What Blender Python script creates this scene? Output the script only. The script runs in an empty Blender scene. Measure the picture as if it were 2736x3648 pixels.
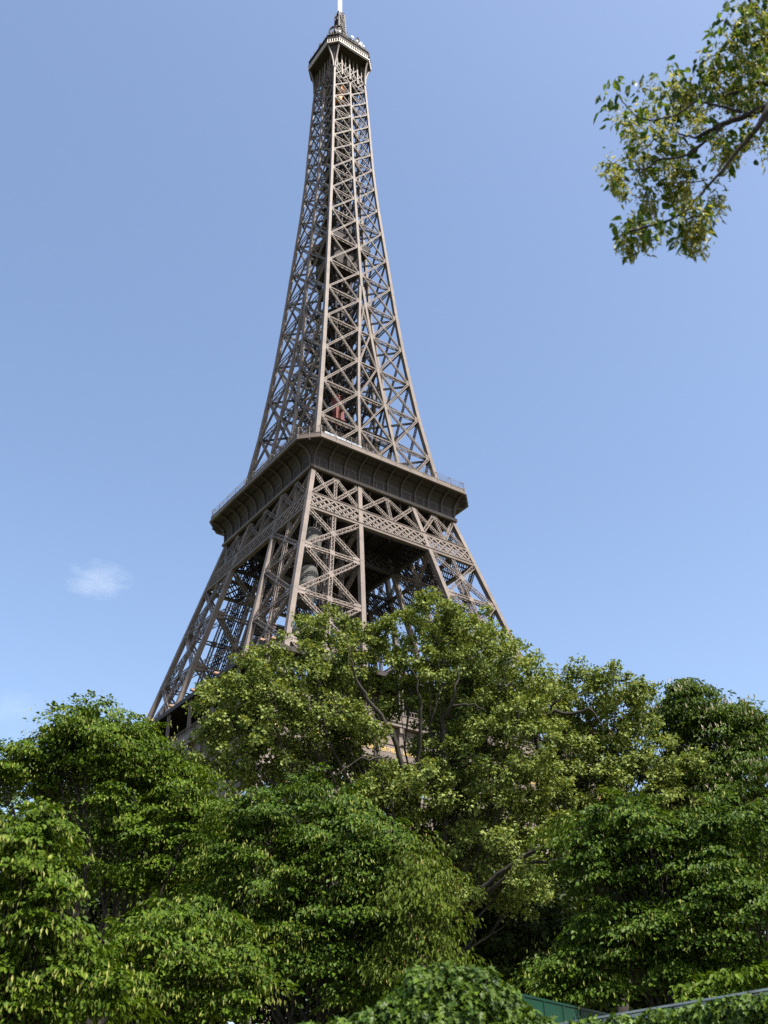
import bpy, math, random
import numpy as np
from mathutils import Vector, Matrix

rng = np.random.default_rng(7)
random.seed(7)
S = bpy.context.scene
COL = S.collection
R = math.radians

# ------------------------------------------------------------------ camera
CAM = np.array([-96.8716, -147.0624, 2.6795])
YAW, PITCH, ROLL, FPX = 0.9330, 0.5731, -0.0263, 3520.08
IW, IH = 2736.0, 3648.0
_fw = np.array([math.cos(PITCH)*math.cos(YAW), math.cos(PITCH)*math.sin(YAW), math.sin(PITCH)])
_r0 = np.array([math.sin(YAW), -math.cos(YAW), 0.0])
_u0 = np.cross(_r0, _fw)
_rt = math.cos(ROLL)*_r0 + math.sin(ROLL)*_u0
_up = -math.sin(ROLL)*_r0 + math.cos(ROLL)*_u0
cd = bpy.data.cameras.new('camera')
cam = bpy.data.objects.new('camera', cd)
COL.objects.link(cam)
cd.sensor_width = 36.0
cd.lens = FPX/IH*36.0
cd.clip_start = 0.1
cd.clip_end = 20000
cam.matrix_world = Matrix(((_rt[0], _up[0], -_fw[0], CAM[0]),
                           (_rt[1], _up[1], -_fw[1], CAM[1]),
                           (_rt[2], _up[2], -_fw[2], CAM[2]), (0, 0, 0, 1)))
cd.dof.use_dof = True
cd.dof.focus_distance = 70.0
cd.dof.aperture_fstop = 1.9
S.camera = cam

# ------------------------------------------------------------------ sky and sun
SUN_EL, SUN_TH = R(56), R(10)
sun_dir = np.array([math.sin(SUN_TH)*math.cos(SUN_EL), -math.cos(SUN_TH)*math.cos(SUN_EL), math.sin(SUN_EL)])
w = bpy.data.worlds.new('World')
S.world = w
w.use_nodes = True
nt = w.node_tree
nt.nodes.clear()
sky = nt.nodes.new('ShaderNodeTexSky')
sky.sky_type = 'NISHITA'
sky.sun_disc = False
sky.sun_elevation = SUN_EL
sky.sun_rotation = math.atan2(sun_dir[0], sun_dir[1])
sky.altitude = 0
sky.air_density = 1.0
sky.dust_density = 2.2
sky.ozone_density = 1.0
bg = nt.nodes.new('ShaderNodeBackground')
bg.inputs['Strength'].default_value = 0.115
wo = nt.nodes.new('ShaderNodeOutputWorld')
nt.links.new(sky.outputs[0], bg.inputs[0])
nt.links.new(bg.outputs[0], wo.inputs[0])
sl = bpy.data.lights.new('sun', 'SUN')
sl.energy = 5.0
sl.angle = R(0.53)
sl.color = (1.0, 0.945, 0.865)
so = bpy.data.objects.new('sun', sl)
COL.objects.link(so)
so.rotation_euler = Vector(sun_dir).to_track_quat('Z', 'Y').to_euler()
so.location = (0, 0, 400)
S.view_settings.view_transform = 'Standard'
S.view_settings.look = 'None'
S.view_settings.exposure = 1.27
S.view_settings.gamma = 1.0
S.cycles.max_bounces = 6
S.cycles.diffuse_bounces = 3
S.cycles.transmission_bounces = 3
S.cycles.transparent_max_bounces = 4
S.cycles.volume_bounces = 2
S.cycles.use_denoising = False

# ------------------------------------------------------------------ helpers
def ray(px, py):
    return _fw + _rt*(px-IW/2)/FPX - _up*(py-IH/2)/FPX

def at(px, py, D):
    """world point seen at photo pixel px,py at horizontal distance D from the camera"""
    d = ray(px, py)
    return CAM + d*(D/math.hypot(d[0], d[1]))

def atz(px, py, z):
    d = ray(px, py)
    return CAM + d*((z-CAM[2])/d[2])

def mat(name, color, rough=0.6, var=0.0, scale=1.0, spec=0.3, metal=0.0, bump=0.0, color2=None, detail=4.0):
    m = bpy.data.materials.new(name)
    m.use_nodes = True
    n = m.node_tree
    b = n.nodes['Principled BSDF']
    b.inputs['Roughness'].default_value = rough
    b.inputs['Specular IOR Level'].default_value = spec
    b.inputs['Metallic'].default_value = metal
    c = np.array(color)
    c2 = np.array(color2) if color2 is not None else c*(1-var)
    c1 = c if color2 is not None else c*(1+var)
    tc = n.nodes.new('ShaderNodeTexCoord')
    nz = n.nodes.new('ShaderNodeTexNoise')
    nz.inputs['Scale'].default_value = scale
    nz.inputs['Detail'].default_value = detail
    n.links.new(tc.outputs['Object'], nz.inputs['Vector'])
    cr = n.nodes.new('ShaderNodeValToRGB')
    cr.color_ramp.elements[0].position = 0.3
    cr.color_ramp.elements[1].position = 0.7
    cr.color_ramp.elements[0].color = (*c2, 1)
    cr.color_ramp.elements[1].color = (*c1, 1)
    n.links.new(nz.outputs['Fac'], cr.inputs['Fac'])
    n.links.new(cr.outputs['Color'], b.inputs['Base Color'])
    if bump:
        bp = n.nodes.new('ShaderNodeBump')
        bp.inputs['Strength'].default_value = bump
        bp.inputs['Distance'].default_value = 0.05
        n.links.new(nz.outputs['Fac'], bp.inputs['Height'])
        n.links.new(bp.outputs['Normal'], b.inputs['Normal'])
    return m

def leaf_mat(name, dark, light, trans=0.35, rough=0.45, spec=0.35, tcol=None):
    m = bpy.data.materials.new(name)
    m.use_nodes = True
    n = m.node_tree
    b = n.nodes['Principled BSDF']
    out = n.nodes['Material Output']
    b.inputs['Roughness'].default_value = rough
    b.inputs['Specular IOR Level'].default_value = spec
    at_ = n.nodes.new('ShaderNodeAttribute')
    at_.attribute_name = 'rnd'
    cr = n.nodes.new('ShaderNodeValToRGB')
    cr.color_ramp.elements[0].color = (*dark, 1)
    cr.color_ramp.elements[1].color = (*light, 1)
    n.links.new(at_.outputs['Fac'], cr.inputs['Fac'])
    n.links.new(cr.outputs['Color'], b.inputs['Base Color'])
    tr = n.nodes.new('ShaderNodeBsdfTranslucent')
    if tcol is None:
        mx2 = n.nodes.new('ShaderNodeMix')
        mx2.data_type = 'RGBA'
        mx2.blend_type = 'MULTIPLY'
        mx2.inputs[0].default_value = 1.0
        n.links.new(cr.outputs['Color'], mx2.inputs[6])
        mx2.inputs[7].default_value = (1.5, 1.35, 0.6, 1)
        n.links.new(mx2.outputs[2], tr.inputs['Color'])
    else:
        tr.inputs['Color'].default_value = (*tcol, 1)
    mx = n.nodes.new('ShaderNodeMixShader')
    mx.inputs[0].default_value = trans
    n.links.new(b.outputs[0], mx.inputs[1])
    n.links.new(tr.outputs[0], mx.inputs[2])
    n.links.new(mx.outputs[0], out.inputs['Surface'])
    return m

def link_mesh(name, V, F, m, parent=None, smooth=False, rnd=None):
    """V (n,3) array, F list of (k,m) index arrays (all faces of one array have the same corner count)"""
    me = bpy.data.meshes.new(name)
    F = [np.asarray(f, dtype=np.int32) for f in F if len(f)]
    V = np.asarray(V, dtype=np.float32)
    me.vertices.add(len(V))
    me.vertices.foreach_set('co', V.ravel())
    tot = np.concatenate([np.full(len(f), f.shape[1], dtype=np.int32) for f in F])
    loops = np.concatenate([f.ravel() for f in F])
    me.loops.add(len(loops))
    me.loops.foreach_set('vertex_index', loops)
    me.polygons.add(len(tot))
    st = np.concatenate([[0], np.cumsum(tot)[:-1]]).astype(np.int32)
    me.polygons.foreach_set('loop_start', st)
    me.polygons.foreach_set('loop_total', tot)
    me.polygons.foreach_set('use_smooth', np.full(len(tot), bool(smooth), dtype=bool))
    if rnd is not None:
        a = me.attributes.new('rnd', 'FLOAT', 'FACE')
        a.data.foreach_set('value', np.asarray(rnd, dtype=np.float32))
    me.update(calc_edges=True)
    me.materials.append(m)
    o = bpy.data.objects.new(name, me)
    COL.objects.link(o)
    if parent is not None:
        o.parent = parent
    return o

def nrm(a):
    return a/np.maximum(np.linalg.norm(a, axis=-1, keepdims=True), 1e-9)

class MB:
    """collects boxes, beams, lattice bars and polygons, then links them as one mesh"""
    def __init__(s):
        s.P, s.Q, s.N, s.W, s.H = [], [], [], [], []
        s.V, s.F4, s.F3, s.nv = [], [], [], 0
    def beam(s, p, q, w, h=None, n=(0, -1, 0)):
        s.P.append(p); s.Q.append(q); s.N.append(n); s.W.append(w); s.H.append(w if h is None else h)
        return s
    def box(s, x0, x1, y0, y1, z0, z1):
        return s.beam(((x0+x1)/2, (y0+y1)/2, z0), ((x0+x1)/2, (y0+y1)/2, z1), abs(x1-x0), abs(y1-y0), (0, 1, 0))
    def lattice(s, p, q, w, d, n=(0, -1, 0), c=0.13, t=0.085, pitch=1.0, sides=True):
        """open box girder: four corner angles tied by zigzag lacing bars; w across, d along n"""
        p = np.array(p, float); q = np.array(q, float); n = np.array(n, float)
        L = np.linalg.norm(q-p)
        if L < 0.05: return s
        e = (q-p)/L
        sd = np.cross(e, n); sd /= np.linalg.norm(sd)
        n = np.cross(sd, e)
        for a in (-.5, .5):
            for b in (-.5, .5):
                o = sd*a*(w-c)+n*b*(d-c)
                s.beam(p+o, q+o, c, c, n)
        k = max(2, int(round(L/(w*pitch))))
        for b in (-.5, .5):
            for i in range(k):
                a0 = -.5 if i % 2 else .5
                o = n*b*(d-t)
                A = p+e*L*i/k+sd*a0*(w-c)+o
                B = p+e*L*(i+1)/k-sd*a0*(w-c)+o
                s.beam(A, B, t, t*.5, n)
        if sides:
            k = max(2, int(round(L/(max(d, w*.7)*pitch))))
            for a in (-.5, .5):
                for i in range(k):
                    b0 = -.5 if i % 2 else .5
                    o = sd*a*(w-t)
                    A = p+e*L*i/k+n*b0*(d-c)+o
                    B = p+e*L*(i+1)/k-n*b0*(d-c)+o
                    s.beam(A, B, t*.5, t, n)
        return s
    def plate(s, pts, n, th):
        """convex polygon given thickness along n (centred)"""
        pts = np.array(pts, float); n = np.array(n, float); n /= np.linalg.norm(n)
        k = len(pts); b = s.nv
        s.V.append(pts+n*th/2); s.V.append(pts-n*th/2); s.nv += 2*k
        if k == 4:
            s.F4.append([b, b+1, b+2, b+3]); s.F4.append([b+7, b+6, b+5, b+4])
        else:
            for i in range(1, k-1):
                s.F3.append([b, b+i, b+i+1]); s.F3.append([b+k+i+1, b+k+i, b+k])
        for i in range(k):
            j = (i+1) % k
            s.F4.append([b+j, b+i, b+k+i, b+k+j])
        return s
    def grid(s, G):
        """G (a,b,3) grid of points to quads"""
        G = np.array(G, float); a, b = G.shape[:2]
        idx = np.arange(a*b).reshape(a, b)+s.nv
        s.V.append(G.reshape(-1, 3)); s.nv += a*b
        for i in range(a-1):
            for j in range(b-1):
                s.F4.append([idx[i, j], idx[i, j+1], idx[i+1, j+1], idx[i+1, j]])
        return s
    def tube(s, pts, rad, k=7):
        pts = np.array(pts, float); m = len(pts)
        rad = np.broadcast_to(np.array(rad, float), (m,))
        tg = nrm(np.gradient(pts, axis=0))
        ref = np.array([0.31, 0.17, 0.93]) if abs(tg[:, 2]).mean() < .7 else np.array([0.95, 0.2, 0.1])
        a = nrm(np.cross(tg, ref)); b = np.cross(tg, a)
        th = np.arange(k)*2*math.pi/k
        ring = pts[:, None]+rad[:, None, None]*(np.cos(th)[None, :, None]*a[:, None]+np.sin(th)[None, :, None]*b[:, None])
        ix = np.arange(m*k).reshape(m, k)+s.nv
        s.V.append(ring.reshape(-1, 3)); s.nv += m*k
        for i in range(m-1):
            for j in range(k):
                j2 = (j+1) % k
                s.F4.append([ix[i, j], ix[i, j2], ix[i+1, j2], ix[i+1, j]])
        c = s.nv
        s.V.append(pts[[0, -1]]); s.nv += 2
        for j in range(k):
            j2 = (j+1) % k
            s.F3.append([ix[0, j2], ix[0, j], c]); s.F3.append([ix[-1, j], ix[-1, j2], c+1])
        return s
    def build(s, name, m, parent=None, smooth=False):
        V = list(s.V); F4 = [np.array(s.F4, int).reshape(-1, 4)]; F3 = np.array(s.F3, int).reshape(-1, 3)
        if s.P:
            P = np.array(s.P, float); Q = np.array(s.Q, float); N = np.array(s.N, float)
            W = np.array(s.W, float)[:, None]; H = np.array(s.H, float)[:, None]
            e = nrm(Q-P)
            bad = np.abs((e*nrm(N)).sum(1)) > .98
            N[bad] = np.where(np.abs(e[bad][:, :1]) > .7, [[0, 1., 0.1]], [[1., 0.1, 0]])
            a = nrm(np.cross(e, N)); b = np.cross(a, e)
            o = [(-1, -1), (1, -1), (1, 1), (-1, 1)]
            VV = np.stack([P+a*W/2*i+b*H/2*j for i, j in o]+[Q+a*W/2*i+b*H/2*j for i, j in o], 1)
            base = s.nv+np.arange(len(P))[:, None, None]*8
            ff = np.array([[0, 3, 2, 1], [4, 5, 6, 7], [0, 1, 5, 4], [1, 2, 6, 5], [2, 3, 7, 6], [3, 0, 4, 7]])
            V.append(VV.reshape(-1, 3)); F4.append((base+ff[None]).reshape(-1, 4))
        return link_mesh(name, np.concatenate(V), F4+[F3], m, parent, smooth)

def empty(name, loc=(0, 0, 0), parent=None):
    o = bpy.data.objects.new(name, None)
    COL.objects.link(o)
    o.location = loc
    if parent is not None: o.parent = parent
    return o

def tag(o, label=None, cat=None, group=None, kind=None):
    if label: o['label'] = label
    if cat: o['category'] = cat
    if group: o['group'] = group
    if kind: o['kind'] = kind
    return o

def turned(o, k, parent):
    """copy of a part turned k quarter turns about the tower axis, with its sub-parts"""
    c = o.copy(); COL.objects.link(c); c.parent = parent
    c.rotation_euler = (0, 0, k*math.pi/2)
    for ch in list(o.children):
        g = ch.copy(); COL.objects.link(g); g.parent = c
    return c

def quarters(o, parent):
    return [o]+[turned(o, k, parent) for k in (1, 2, 3)]

# ------------------------------------------------------------------ materials
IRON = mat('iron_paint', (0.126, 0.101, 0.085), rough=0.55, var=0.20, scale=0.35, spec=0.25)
IRON_SHADE = mat('iron_paint_shaded', (0.032, 0.026, 0.024), rough=0.6, var=0.12, scale=0.3, spec=0.2)  # the tower's iron paint darkened: soffit and interior shade put into the colour
IRON_S = mat('iron_sheet_dark', (0.0308, 0.0254, 0.0239), rough=0.7, var=0.15, scale=0.4, spec=0.15)  # iron darkened again, shade of decks and undersides mixed into the tone
IRON_R = mat('iron_rib_paint', (0.066, 0.054, 0.049), rough=0.6, var=0.15, scale=0.4, spec=0.2)
GREYP = mat('grey_sheeting', (0.062, 0.060, 0.056), rough=0.8, var=0.2, scale=0.8)
LIFTRED = mat('lift_red', (0.15, 0.036, 0.028), rough=0.45, var=0.2, scale=1.0)
LIFTYEL = mat('lift_orange', (0.4774, 0.1925, 0.0385), rough=0.5, var=0.2, scale=1.0)
GOLD = mat('gold_lettering', (0.5775, 0.4004, 0.1232), rough=0.35, var=0.05, scale=3.0, spec=0.5)
WHITE = mat('white_paint', (0.50, 0.50, 0.48), rough=0.45, var=0.05, scale=1.0)
CREAM = mat('pale_balustrade', (0.4004, 0.3542, 0.3080), rough=0.5, var=0.08, scale=0.8)
GLASS = mat('pale_glazing', (0.4235, 0.4928, 0.5544), rough=0.15, var=0.15, scale=0.7, spec=0.6)
LAMPC = mat('lamp_housing', (0.2618, 0.1540, 0.1001), rough=0.5, var=0.1, scale=3.0)
STONE = mat('pale_stone', (0.3234, 0.2926, 0.2387), rough=0.85, var=0.15, scale=0.8, bump=0.3)
BARK = mat('bark', (0.0262, 0.0208, 0.0154), rough=0.9, scale=6.0, color2=(0.0108, 0.0085, 0.0062), bump=0.6)
BARK_P = mat('plane_bark', (0.0370, 0.0308, 0.0231), rough=0.9, scale=1.6, color2=(0.0139, 0.0115, 0.0085), bump=0.5)  # bark darkened to hold the shade the crown casts on the limbs
TWIG = mat('twig_bark', (0.0231, 0.0169, 0.0139), rough=0.85, var=0.3, scale=8.0)

# ------------------------------------------------------------------ ground
GZ = 1.03
gm = MB()
gm.V.append(np.array([[-9000, -9000, GZ], [9000, -9000, GZ], [9000, 9000, GZ], [-9000, 9000, GZ]], float)); gm.nv = 4
gm.F4.append([0, 1, 2, 3])
GRASSM = mat('lawn_and_earth', (0.06, 0.085, 0.025), rough=0.95, scale=0.25, color2=(0.10, 0.075, 0.045), detail=8)
tag(gm.build('ground', GRASSM), kind='structure')
pm = MB()
ASPH = mat('pavement_asphalt', (0.06, 0.058, 0.055), rough=0.9, var=0.25, scale=2.0, bump=0.2)
_h = np.array([_fw[0], _fw[1], 0]); _h /= np.linalg.norm(_h)
_s = np.array([_h[1], -_h[0], 0])
c0 = np.array([CAM[0], CAM[1], GZ+0.004])
pm.V.append(np.array([c0-_s*120-_h*9, c0+_s*120-_h*9, c0+_s*120+_h*6.5, c0-_s*120+_h*6.5])); pm.nv = 4
pm.F4.append([0, 1, 2, 3])
tag(pm.build('pavement', ASPH), kind='structure')
# ================================================================== THE TOWER
ZC, HC = 110.97, 17.45
UZ = np.array([110.9, 116, 127.3, 138, 148.7, 159.2, 169.4, 179.3, 189.3, 199.4, 208.3, 216.9, 224.9, 237.7, 249.3, 260, 266, 274])
UH = np.array([17.2, 16.26, 14.65, 13.22, 12.1, 11.1, 10.3, 9.62, 8.95, 8.27, 7.68, 7.2, 6.82, 6.42, 6.05, 5.65, 5.4, 5.3])
def HU(z): return np.interp(z, UZ, UH)
def IU(z): return max(0.35, 0.35+(174-z)*0.0862)
def HL(z): return 17.35+(30.705-17.35)*(ZC-z)/(ZC-57)
def IL(z): return 5.93+(14.34-5.93)*(ZC-z)/(ZC-57)
F0Z = np.array([0, 12, 26, 40, 52, 57.0])
F0H = np.array([62.4, 54.2, 45.6, 38.3, 33.0, 31.2])
F0I = np.array([37.4, 31.4, 25.4, 20.3, 16.6, 15.2])
def HF(z): return np.interp(z, F0Z, F0H)
def IF(z): return np.interp(z, F0Z, F0I)

tower = tag(empty('lattice_tower', (0, 0, 0)),
            'tall brown iron lattice tower rising behind the green trees into the blue sky', 'tower')

def panel(mb, f, n, zs, w, d, post=True, horiz=True, hd=None, lac=(0.13, 0.085, 1.0), gus=0.8, sides=True, g0=0.0, g1=0.0):
    """X-braced lattice panels; f(t, z) gives the point at fraction t across the panel"""
    n = np.array(n, float)
    c, t, pt = lac
    for a, b in zip(zs[:-1], zs[1:]):
        P = [f(0, a), f(1, a), f(0, b), f(1, b)]
        P = [np.array(p, float) for p in P]
        mb.lattice(P[0], P[3], w, d, n, c, t, pt, sides)
        mb.lattice(P[1], P[2], w, d*.92, n, c, t, pt, sides)
        m = (P[0]+P[3])/2
        m2 = (P[1]+P[2])/2
        # true crossing of the two diagonals
        la, lb = np.linalg.norm(P[1]-P[0]), np.linalg.norm(P[3]-P[2])
        m = P[0]+(P[3]-P[0])*la/(la+lb)
        ex = nrm(P[1]-P[0]); ez = nrm(np.cross(ex, n)); ez = ez if ez[2] > 0 else -ez
        g = gus
        mb.plate([m-ex*g, m-ez*g*1.1, m+ex*g, m+ez*g*1.1], n, d*1.06)
        if horiz:
            mb.lattice(P[0], P[1], w*.95, hd or d, n, c, t, pt, sides)
        if post:
            mb.lattice(np.array(f(.5, a), float), np.array(f(.5, b), float), w*.9, d*.84, n, c, t, pt*.8, sides)
            mp = np.array(f(.5, a), float)
            mb.plate([mp-ex*g*.7-ez*g*.7, mp+ex*g*.7-ez*g*.7, mp+ex*g*.7+ez*g*.7, mp-ex*g*.7+ez*g*.7], n, d*1.02)
        # gusset plates where the bars meet the corner girders
        for k, sgn in ((0, 1), (1, -1)):
            q = P[k]
            e0 = nrm(P[k+2]-P[k])
            for j in (-.75, 0.1):
                mb.plate([q+e0*(j)*g*1.4, q+e0*(j)*g*1.4+ex*sgn*g*1.9, q+e0*(j+.62)*g*1.4+ex*sgn*g*1.9, q+e0*(j+.62)*g*1.4], n, d*1.10)

def girder(name, fx, fy, zs, w, m, parent, taper=1.0):
    mb = MB()
    for i, (a, b) in enumerate(zip(zs[:-1], zs[1:])):
        k = w*(1+(taper-1)*(a-zs[0])/(zs[-1]-zs[0]))
        mb.beam((fx(a), fy(a), a), (fx(b), fy(b), b), k, k, (0, -1, 0))
    # flange strips and splice plates riveted on the outer faces
    for a, b in zip(zs[:-1], zs[1:]):
        p = np.array([fx(a), fy(a), a]); q = np.array([fx(b), fy(b), b])
        k = w*(1+(taper-1)*(a-zs[0])/(zs[-1]-zs[0]))
        L = b-a; nn = max(1, int(L/4.0))
        for i in range(nn):
            u = p+(q-p)*(i+.5)/nn
            e = nrm(q-p)
            mb.beam(u-e*.16, u+e*.16, k+.035, k+.035, (0, -1, 0))
    return mb.build(name, m, parent)

# ---- first stage legs (mostly behind the trees)
def leg(name, Hf, If, zs, wg, parent, brac, zg):
    mb = MB()
    w = wg
    lo = lambda z: -Hf(z)+w*.5
    hi = lambda z: -If(z)-w*.5
    mix = lambda z, t: (-Hf(z)+w)*(1-t)+(-If(z)-w)*t
    kw = brac
    panel(mb, lambda t, z: (mix(z, t), -Hf(z)+w*.5, z), (0, -1, 0.2), zs, **kw)
    panel(mb, lambda t, z: (-Hf(z)+w*.5, mix(z, t), z), (-1, 0, 0.2), zs, **kw)
    panel(mb, lambda t, z: (mix(z, t), -If(z)-w*.5, z), (0, 1, -0.1), zs, **kw)
    panel(mb, lambda t, z: (-If(z)-w*.5, mix(z, t), z), (1, 0, -0.1), zs, **kw)
    L = mb.build(name, IRON, parent)
    girder('corner_girder', lo, lo, zg, w, IRON, L)
    girder('corner_girder', hi, lo, zg, w, IRON, L)
    girder('corner_girder', lo, hi, zg, w, IRON, L)
    girder('corner_girder', hi, hi, zg, w, IRON, L)
    return L

mbp = MB()
mbp.box(-2.6, 2.6, -2.6, 2.6, GZ-.5, GZ+2.2)
mbp.box(-3.2, 3.2, -3.2, 3.2, GZ-.5, GZ+.6)
fb0 = None
for a in (-62.4, -37.4, 37.4, 62.4):
    for b in (-62.4, -37.4, 37.4, 62.4):
        if fb0 is None: o = fb0 = mbp.build('foundation_block', STONE, tower)
        else:
            o = fb0.copy(); COL.objects.link(o); o.parent = tower
        o.location = (a, b, 0)
quarters(leg('lower_leg', HF, IF, [1.5, 14, 27, 39, 49], 1.3, tower,
             dict(w=1.2, d=.8, post=True, lac=(.2, .14, 1.2), gus=1.2), [1.5, 12, 26, 40, 50.5]), tower)

# ---- arches and lattice belt under the first floor
mb = MB()
AY = lambda z: -HF(z)+.65
NA = 34
th = np.linspace(R(8), R(172), NA)
def archp(r, t):
    z = 4+r*math.sin(t)
    return np.array([r*math.cos(t)*1.0, AY(z), z])
for i in range(NA-1):
    for r in (35.0, 38.2):
        mb.beam(archp(r, th[i]), archp(r, th[i+1]), .9, .5)
    mb.beam(archp(35.0, th[i]), archp(38.2, th[i+1]), .22, .2)
    mb.beam(archp(38.2, th[i]), archp(35.0, th[i+1]), .22, .18)
quarters(mb.build('arch', IRON, tower), tower)

def belt(z0, z1, x0f, x1f, yf, nx, wch, wl, depth, cross=True):
    mb = MB()
    for z in (z0, z1):
        mb.beam((x0f(z), yf(z), z), (x1f(z), yf(z), z), wch, depth)
        # plated outer flange and inner angle of the chord
        mb.beam((x0f(z), yf(z)-depth/2+.05, z+wch/2+.04), (x1f(z), yf(z)-depth/2+.05, z+wch/2+.04), .08, .3)
    zm0, zm1 = z0+wch/2, z1-wch/2
    for i in range(-2, nx+2):
        for s in (0, 1):
            a = (i+.0)/nx; b = (i+2.0)/nx
            if s: a, b = b, a
            # clip to the belt ends
            ta, tb = 0.0, 1.0
            if a < 0: ta = (0-a)/(b-a)
            if a > 1: ta = (1-a)/(b-a)
            if b < 0: tb = (0-a)/(b-a)
            if b > 1: tb = (1-a)/(b-a)
            if tb-ta < .02: continue
            za, zb = zm0+(zm1-zm0)*ta, zm0+(zm1-zm0)*tb
            fa, fb = a+(b-a)*ta, a+(b-a)*tb
            off = .06 if s else -.06
            P = (x0f(za)+(x1f(za)-x0f(za))*fa, yf(za)-depth/2+.1+off, za)
            Q = (x0f(zb)+(x1f(zb)-x0f(zb))*fb, yf(zb)-depth/2+.1+off, zb)
            mb.beam(P, Q, wl, .1)
            if cross:
                P = (P[0], yf(za)+depth/2-.1-off, za); Q = (Q[0], yf(zb)+depth/2-.1-off, zb)
                mb.beam(P, Q, wl*.9, .1)
    return mb

mb = belt(43.6, 49.2, lambda z: -HF(z)+1.3, lambda z: HF(z)-1.3, lambda z: -HF(z)+.7, 26, .7, .45, .9)
quarters(mb.build('lower_lattice_belt', IRON, tower), tower)

# ---- first floor: deck, frieze with the engraved names, covered gallery
G1 = 35.45
deck = MB()
for k in range(4):
    pass
deck.box(-34.2, 34.2, -34.2, -17, 55.2, 56.1)
deck.box(-34.2, 34.2, 17, 34.2, 55.2, 56.1)
deck.box(-34.2, -17, -17, 17, 55.203, 56.103)
deck.box(17, 34.2, -17, 17, 55.203, 56.103)
floor1 = deck.build('first_floor_gallery', IRON_SHADE, tower)
NB = 18
bay = 2*G1/NB
NAMES = ['JAMIN', 'GAY-LUSSAC', 'FIZEAU', 'SCHNEIDER', 'LE CHATELIER', 'BERTHIER', 'BARRAL', 'DE DION', 'GOUIN',
         'JOUSSELIN', 'BROCA', 'BECQUEREL', 'CORIOLIS', 'CAIL', 'TRIGER', 'GIFFARD', 'PERRIER', 'STURM']
fr = MB()
YF = -34.5
fr.box(-34.5, 34.5, YF, YF+.4, 50.9, 55.15)
fr.box(-34.75, 34.75, YF-.28, YF+.1, 50.3, 50.9)
fr.box(-34.6, 34.6, YF-.16, YF+.1, 49.75, 50.297)
fr.box(-34.6, 34.6, YF-.12, YF+.1, 52.55, 52.8)
fr.box(-35.3, 35.3, -35.45, -34.1, 55.2, 55.75)
fr.box(-35.5, 35.5, -35.62, -35.05, 55.752, 56.2)
frz = fr.build('frieze', IRON, floor1)
cn = MB()
cn.box(-.28, .28, YF-.5, YF+.05, 51.2, 55.1)
cn.box(-.4, .4, YF-.62, YF-.02, 52.3, 52.6)
cn.box(-.36, .36, YF-.85, YF-.02, 54.3, 55.15)
cons1 = None
for kq in range(4):
    M = Matrix.Rotation(kq*math.pi/2, 4, 'Z')
    for i in range(NB+1):
        if cons1 is None: o = cons1 = cn.build('console', IRON, floor1)
        else:
            o = cons1.copy(); COL.objects.link(o); o.parent = floor1
        o.location = M @ Vector((max(-34.4, min(34.4, -G1+bay*i)), 0, 0)); o.rotation_euler = (0, 0, kq*math.pi/2)
for i, nm in enumerate(NAMES):
    cu = bpy.data.curves.new('name_lettering', 'FONT')
    cu.body = nm
    cu.size = 0.92
    cu.extrude = 0.03
    cu.align_x = 'CENTER'
    to = bpy.data.objects.new('tmp_text', cu)
    COL.objects.link(to)
    dg = bpy.context.evaluated_depsgraph_get()
    me = bpy.data.meshes.new_from_object(to.evaluated_get(dg))
    bpy.data.objects.remove(to)
    me.name = 'name_lettering'
    me.materials.clear(); me.materials.append(GOLD)
    o = bpy.data.objects.new('name_lettering', me)
    COL.objects.link(o)
    wd = max(v.co.x for v in me.vertices)-min(v.co.x for v in me.vertices)
    sx = min(1.0, (bay-.9)/wd)
    o.scale = (sx, 1, 1)
    o.rotation_euler = (math.pi/2, 0, 0)
    o.location = (-G1+bay*(i+.5), YF-.045, 51.35)
    o.parent = floor1
# parapet, posts, roof band
pp = MB()
pp.box(-35.3, 35.3, -35.32, -35.2, 56.2, 57.05)
pp.box(-35.4, 35.4, -35.42, -35.12, 57.05, 57.17)
k = int(70/.55)
for i in range(k):
    x = -35+70*(i+.5)/k
    pp.box(x-.035, x+.035, -35.29, -35.23, 57.17, 57.9)
pp.box(-35.4, 35.4, -35.33, -35.2, 57.9, 57.98)
par1 = pp.build('parapet', IRON, floor1)
rf = MB()
rf.box(-35.55, 35.55, -35.55, -35.25, 62.6, 63.3)
rf.box(-35.25, 35.25, -35.25, -30.2, 63.0, 63.2)
nj = 72
for i in range(nj):
    x = -35+70*(i+.5)/nj
    rf.box(x-.07, x+.07, -35.2, -30.3, 62.72, 63.0)
rf1 = rf.build('gallery_roof', IRON_SHADE, floor1)
bw = MB()
bw.box(-20, 20, -30.2, -29.9, 56.1, 63.0)
for i in range(11):
    x = -20+4*i
    bw.box(x-.12, x+.12, -30.32, -30.2, 56.1, 63.0)
bw1 = bw.build('pavilion_wall', IRON_S, floor1)
for o in (frz, par1, rf1, bw1):
    for kq in (1, 2, 3):
        c = o.copy(); COL.objects.link(c); c.parent = floor1; c.rotation_euler = (0, 0, kq*math.pi/2)
po = MB()
po.box(-.42, -.22, -.12, .12, 56.1, 62.62)
po.box(.22, .42, -.12, .12, 56.1, 62.62)
post0 = None
lm = MB()
lm.box(-.15, .15, -.35, .35, 63.3, 63.75); lm.box(-.3, .3, -.75, .1, 63.75, 64.05)
lamp0 = None
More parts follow.
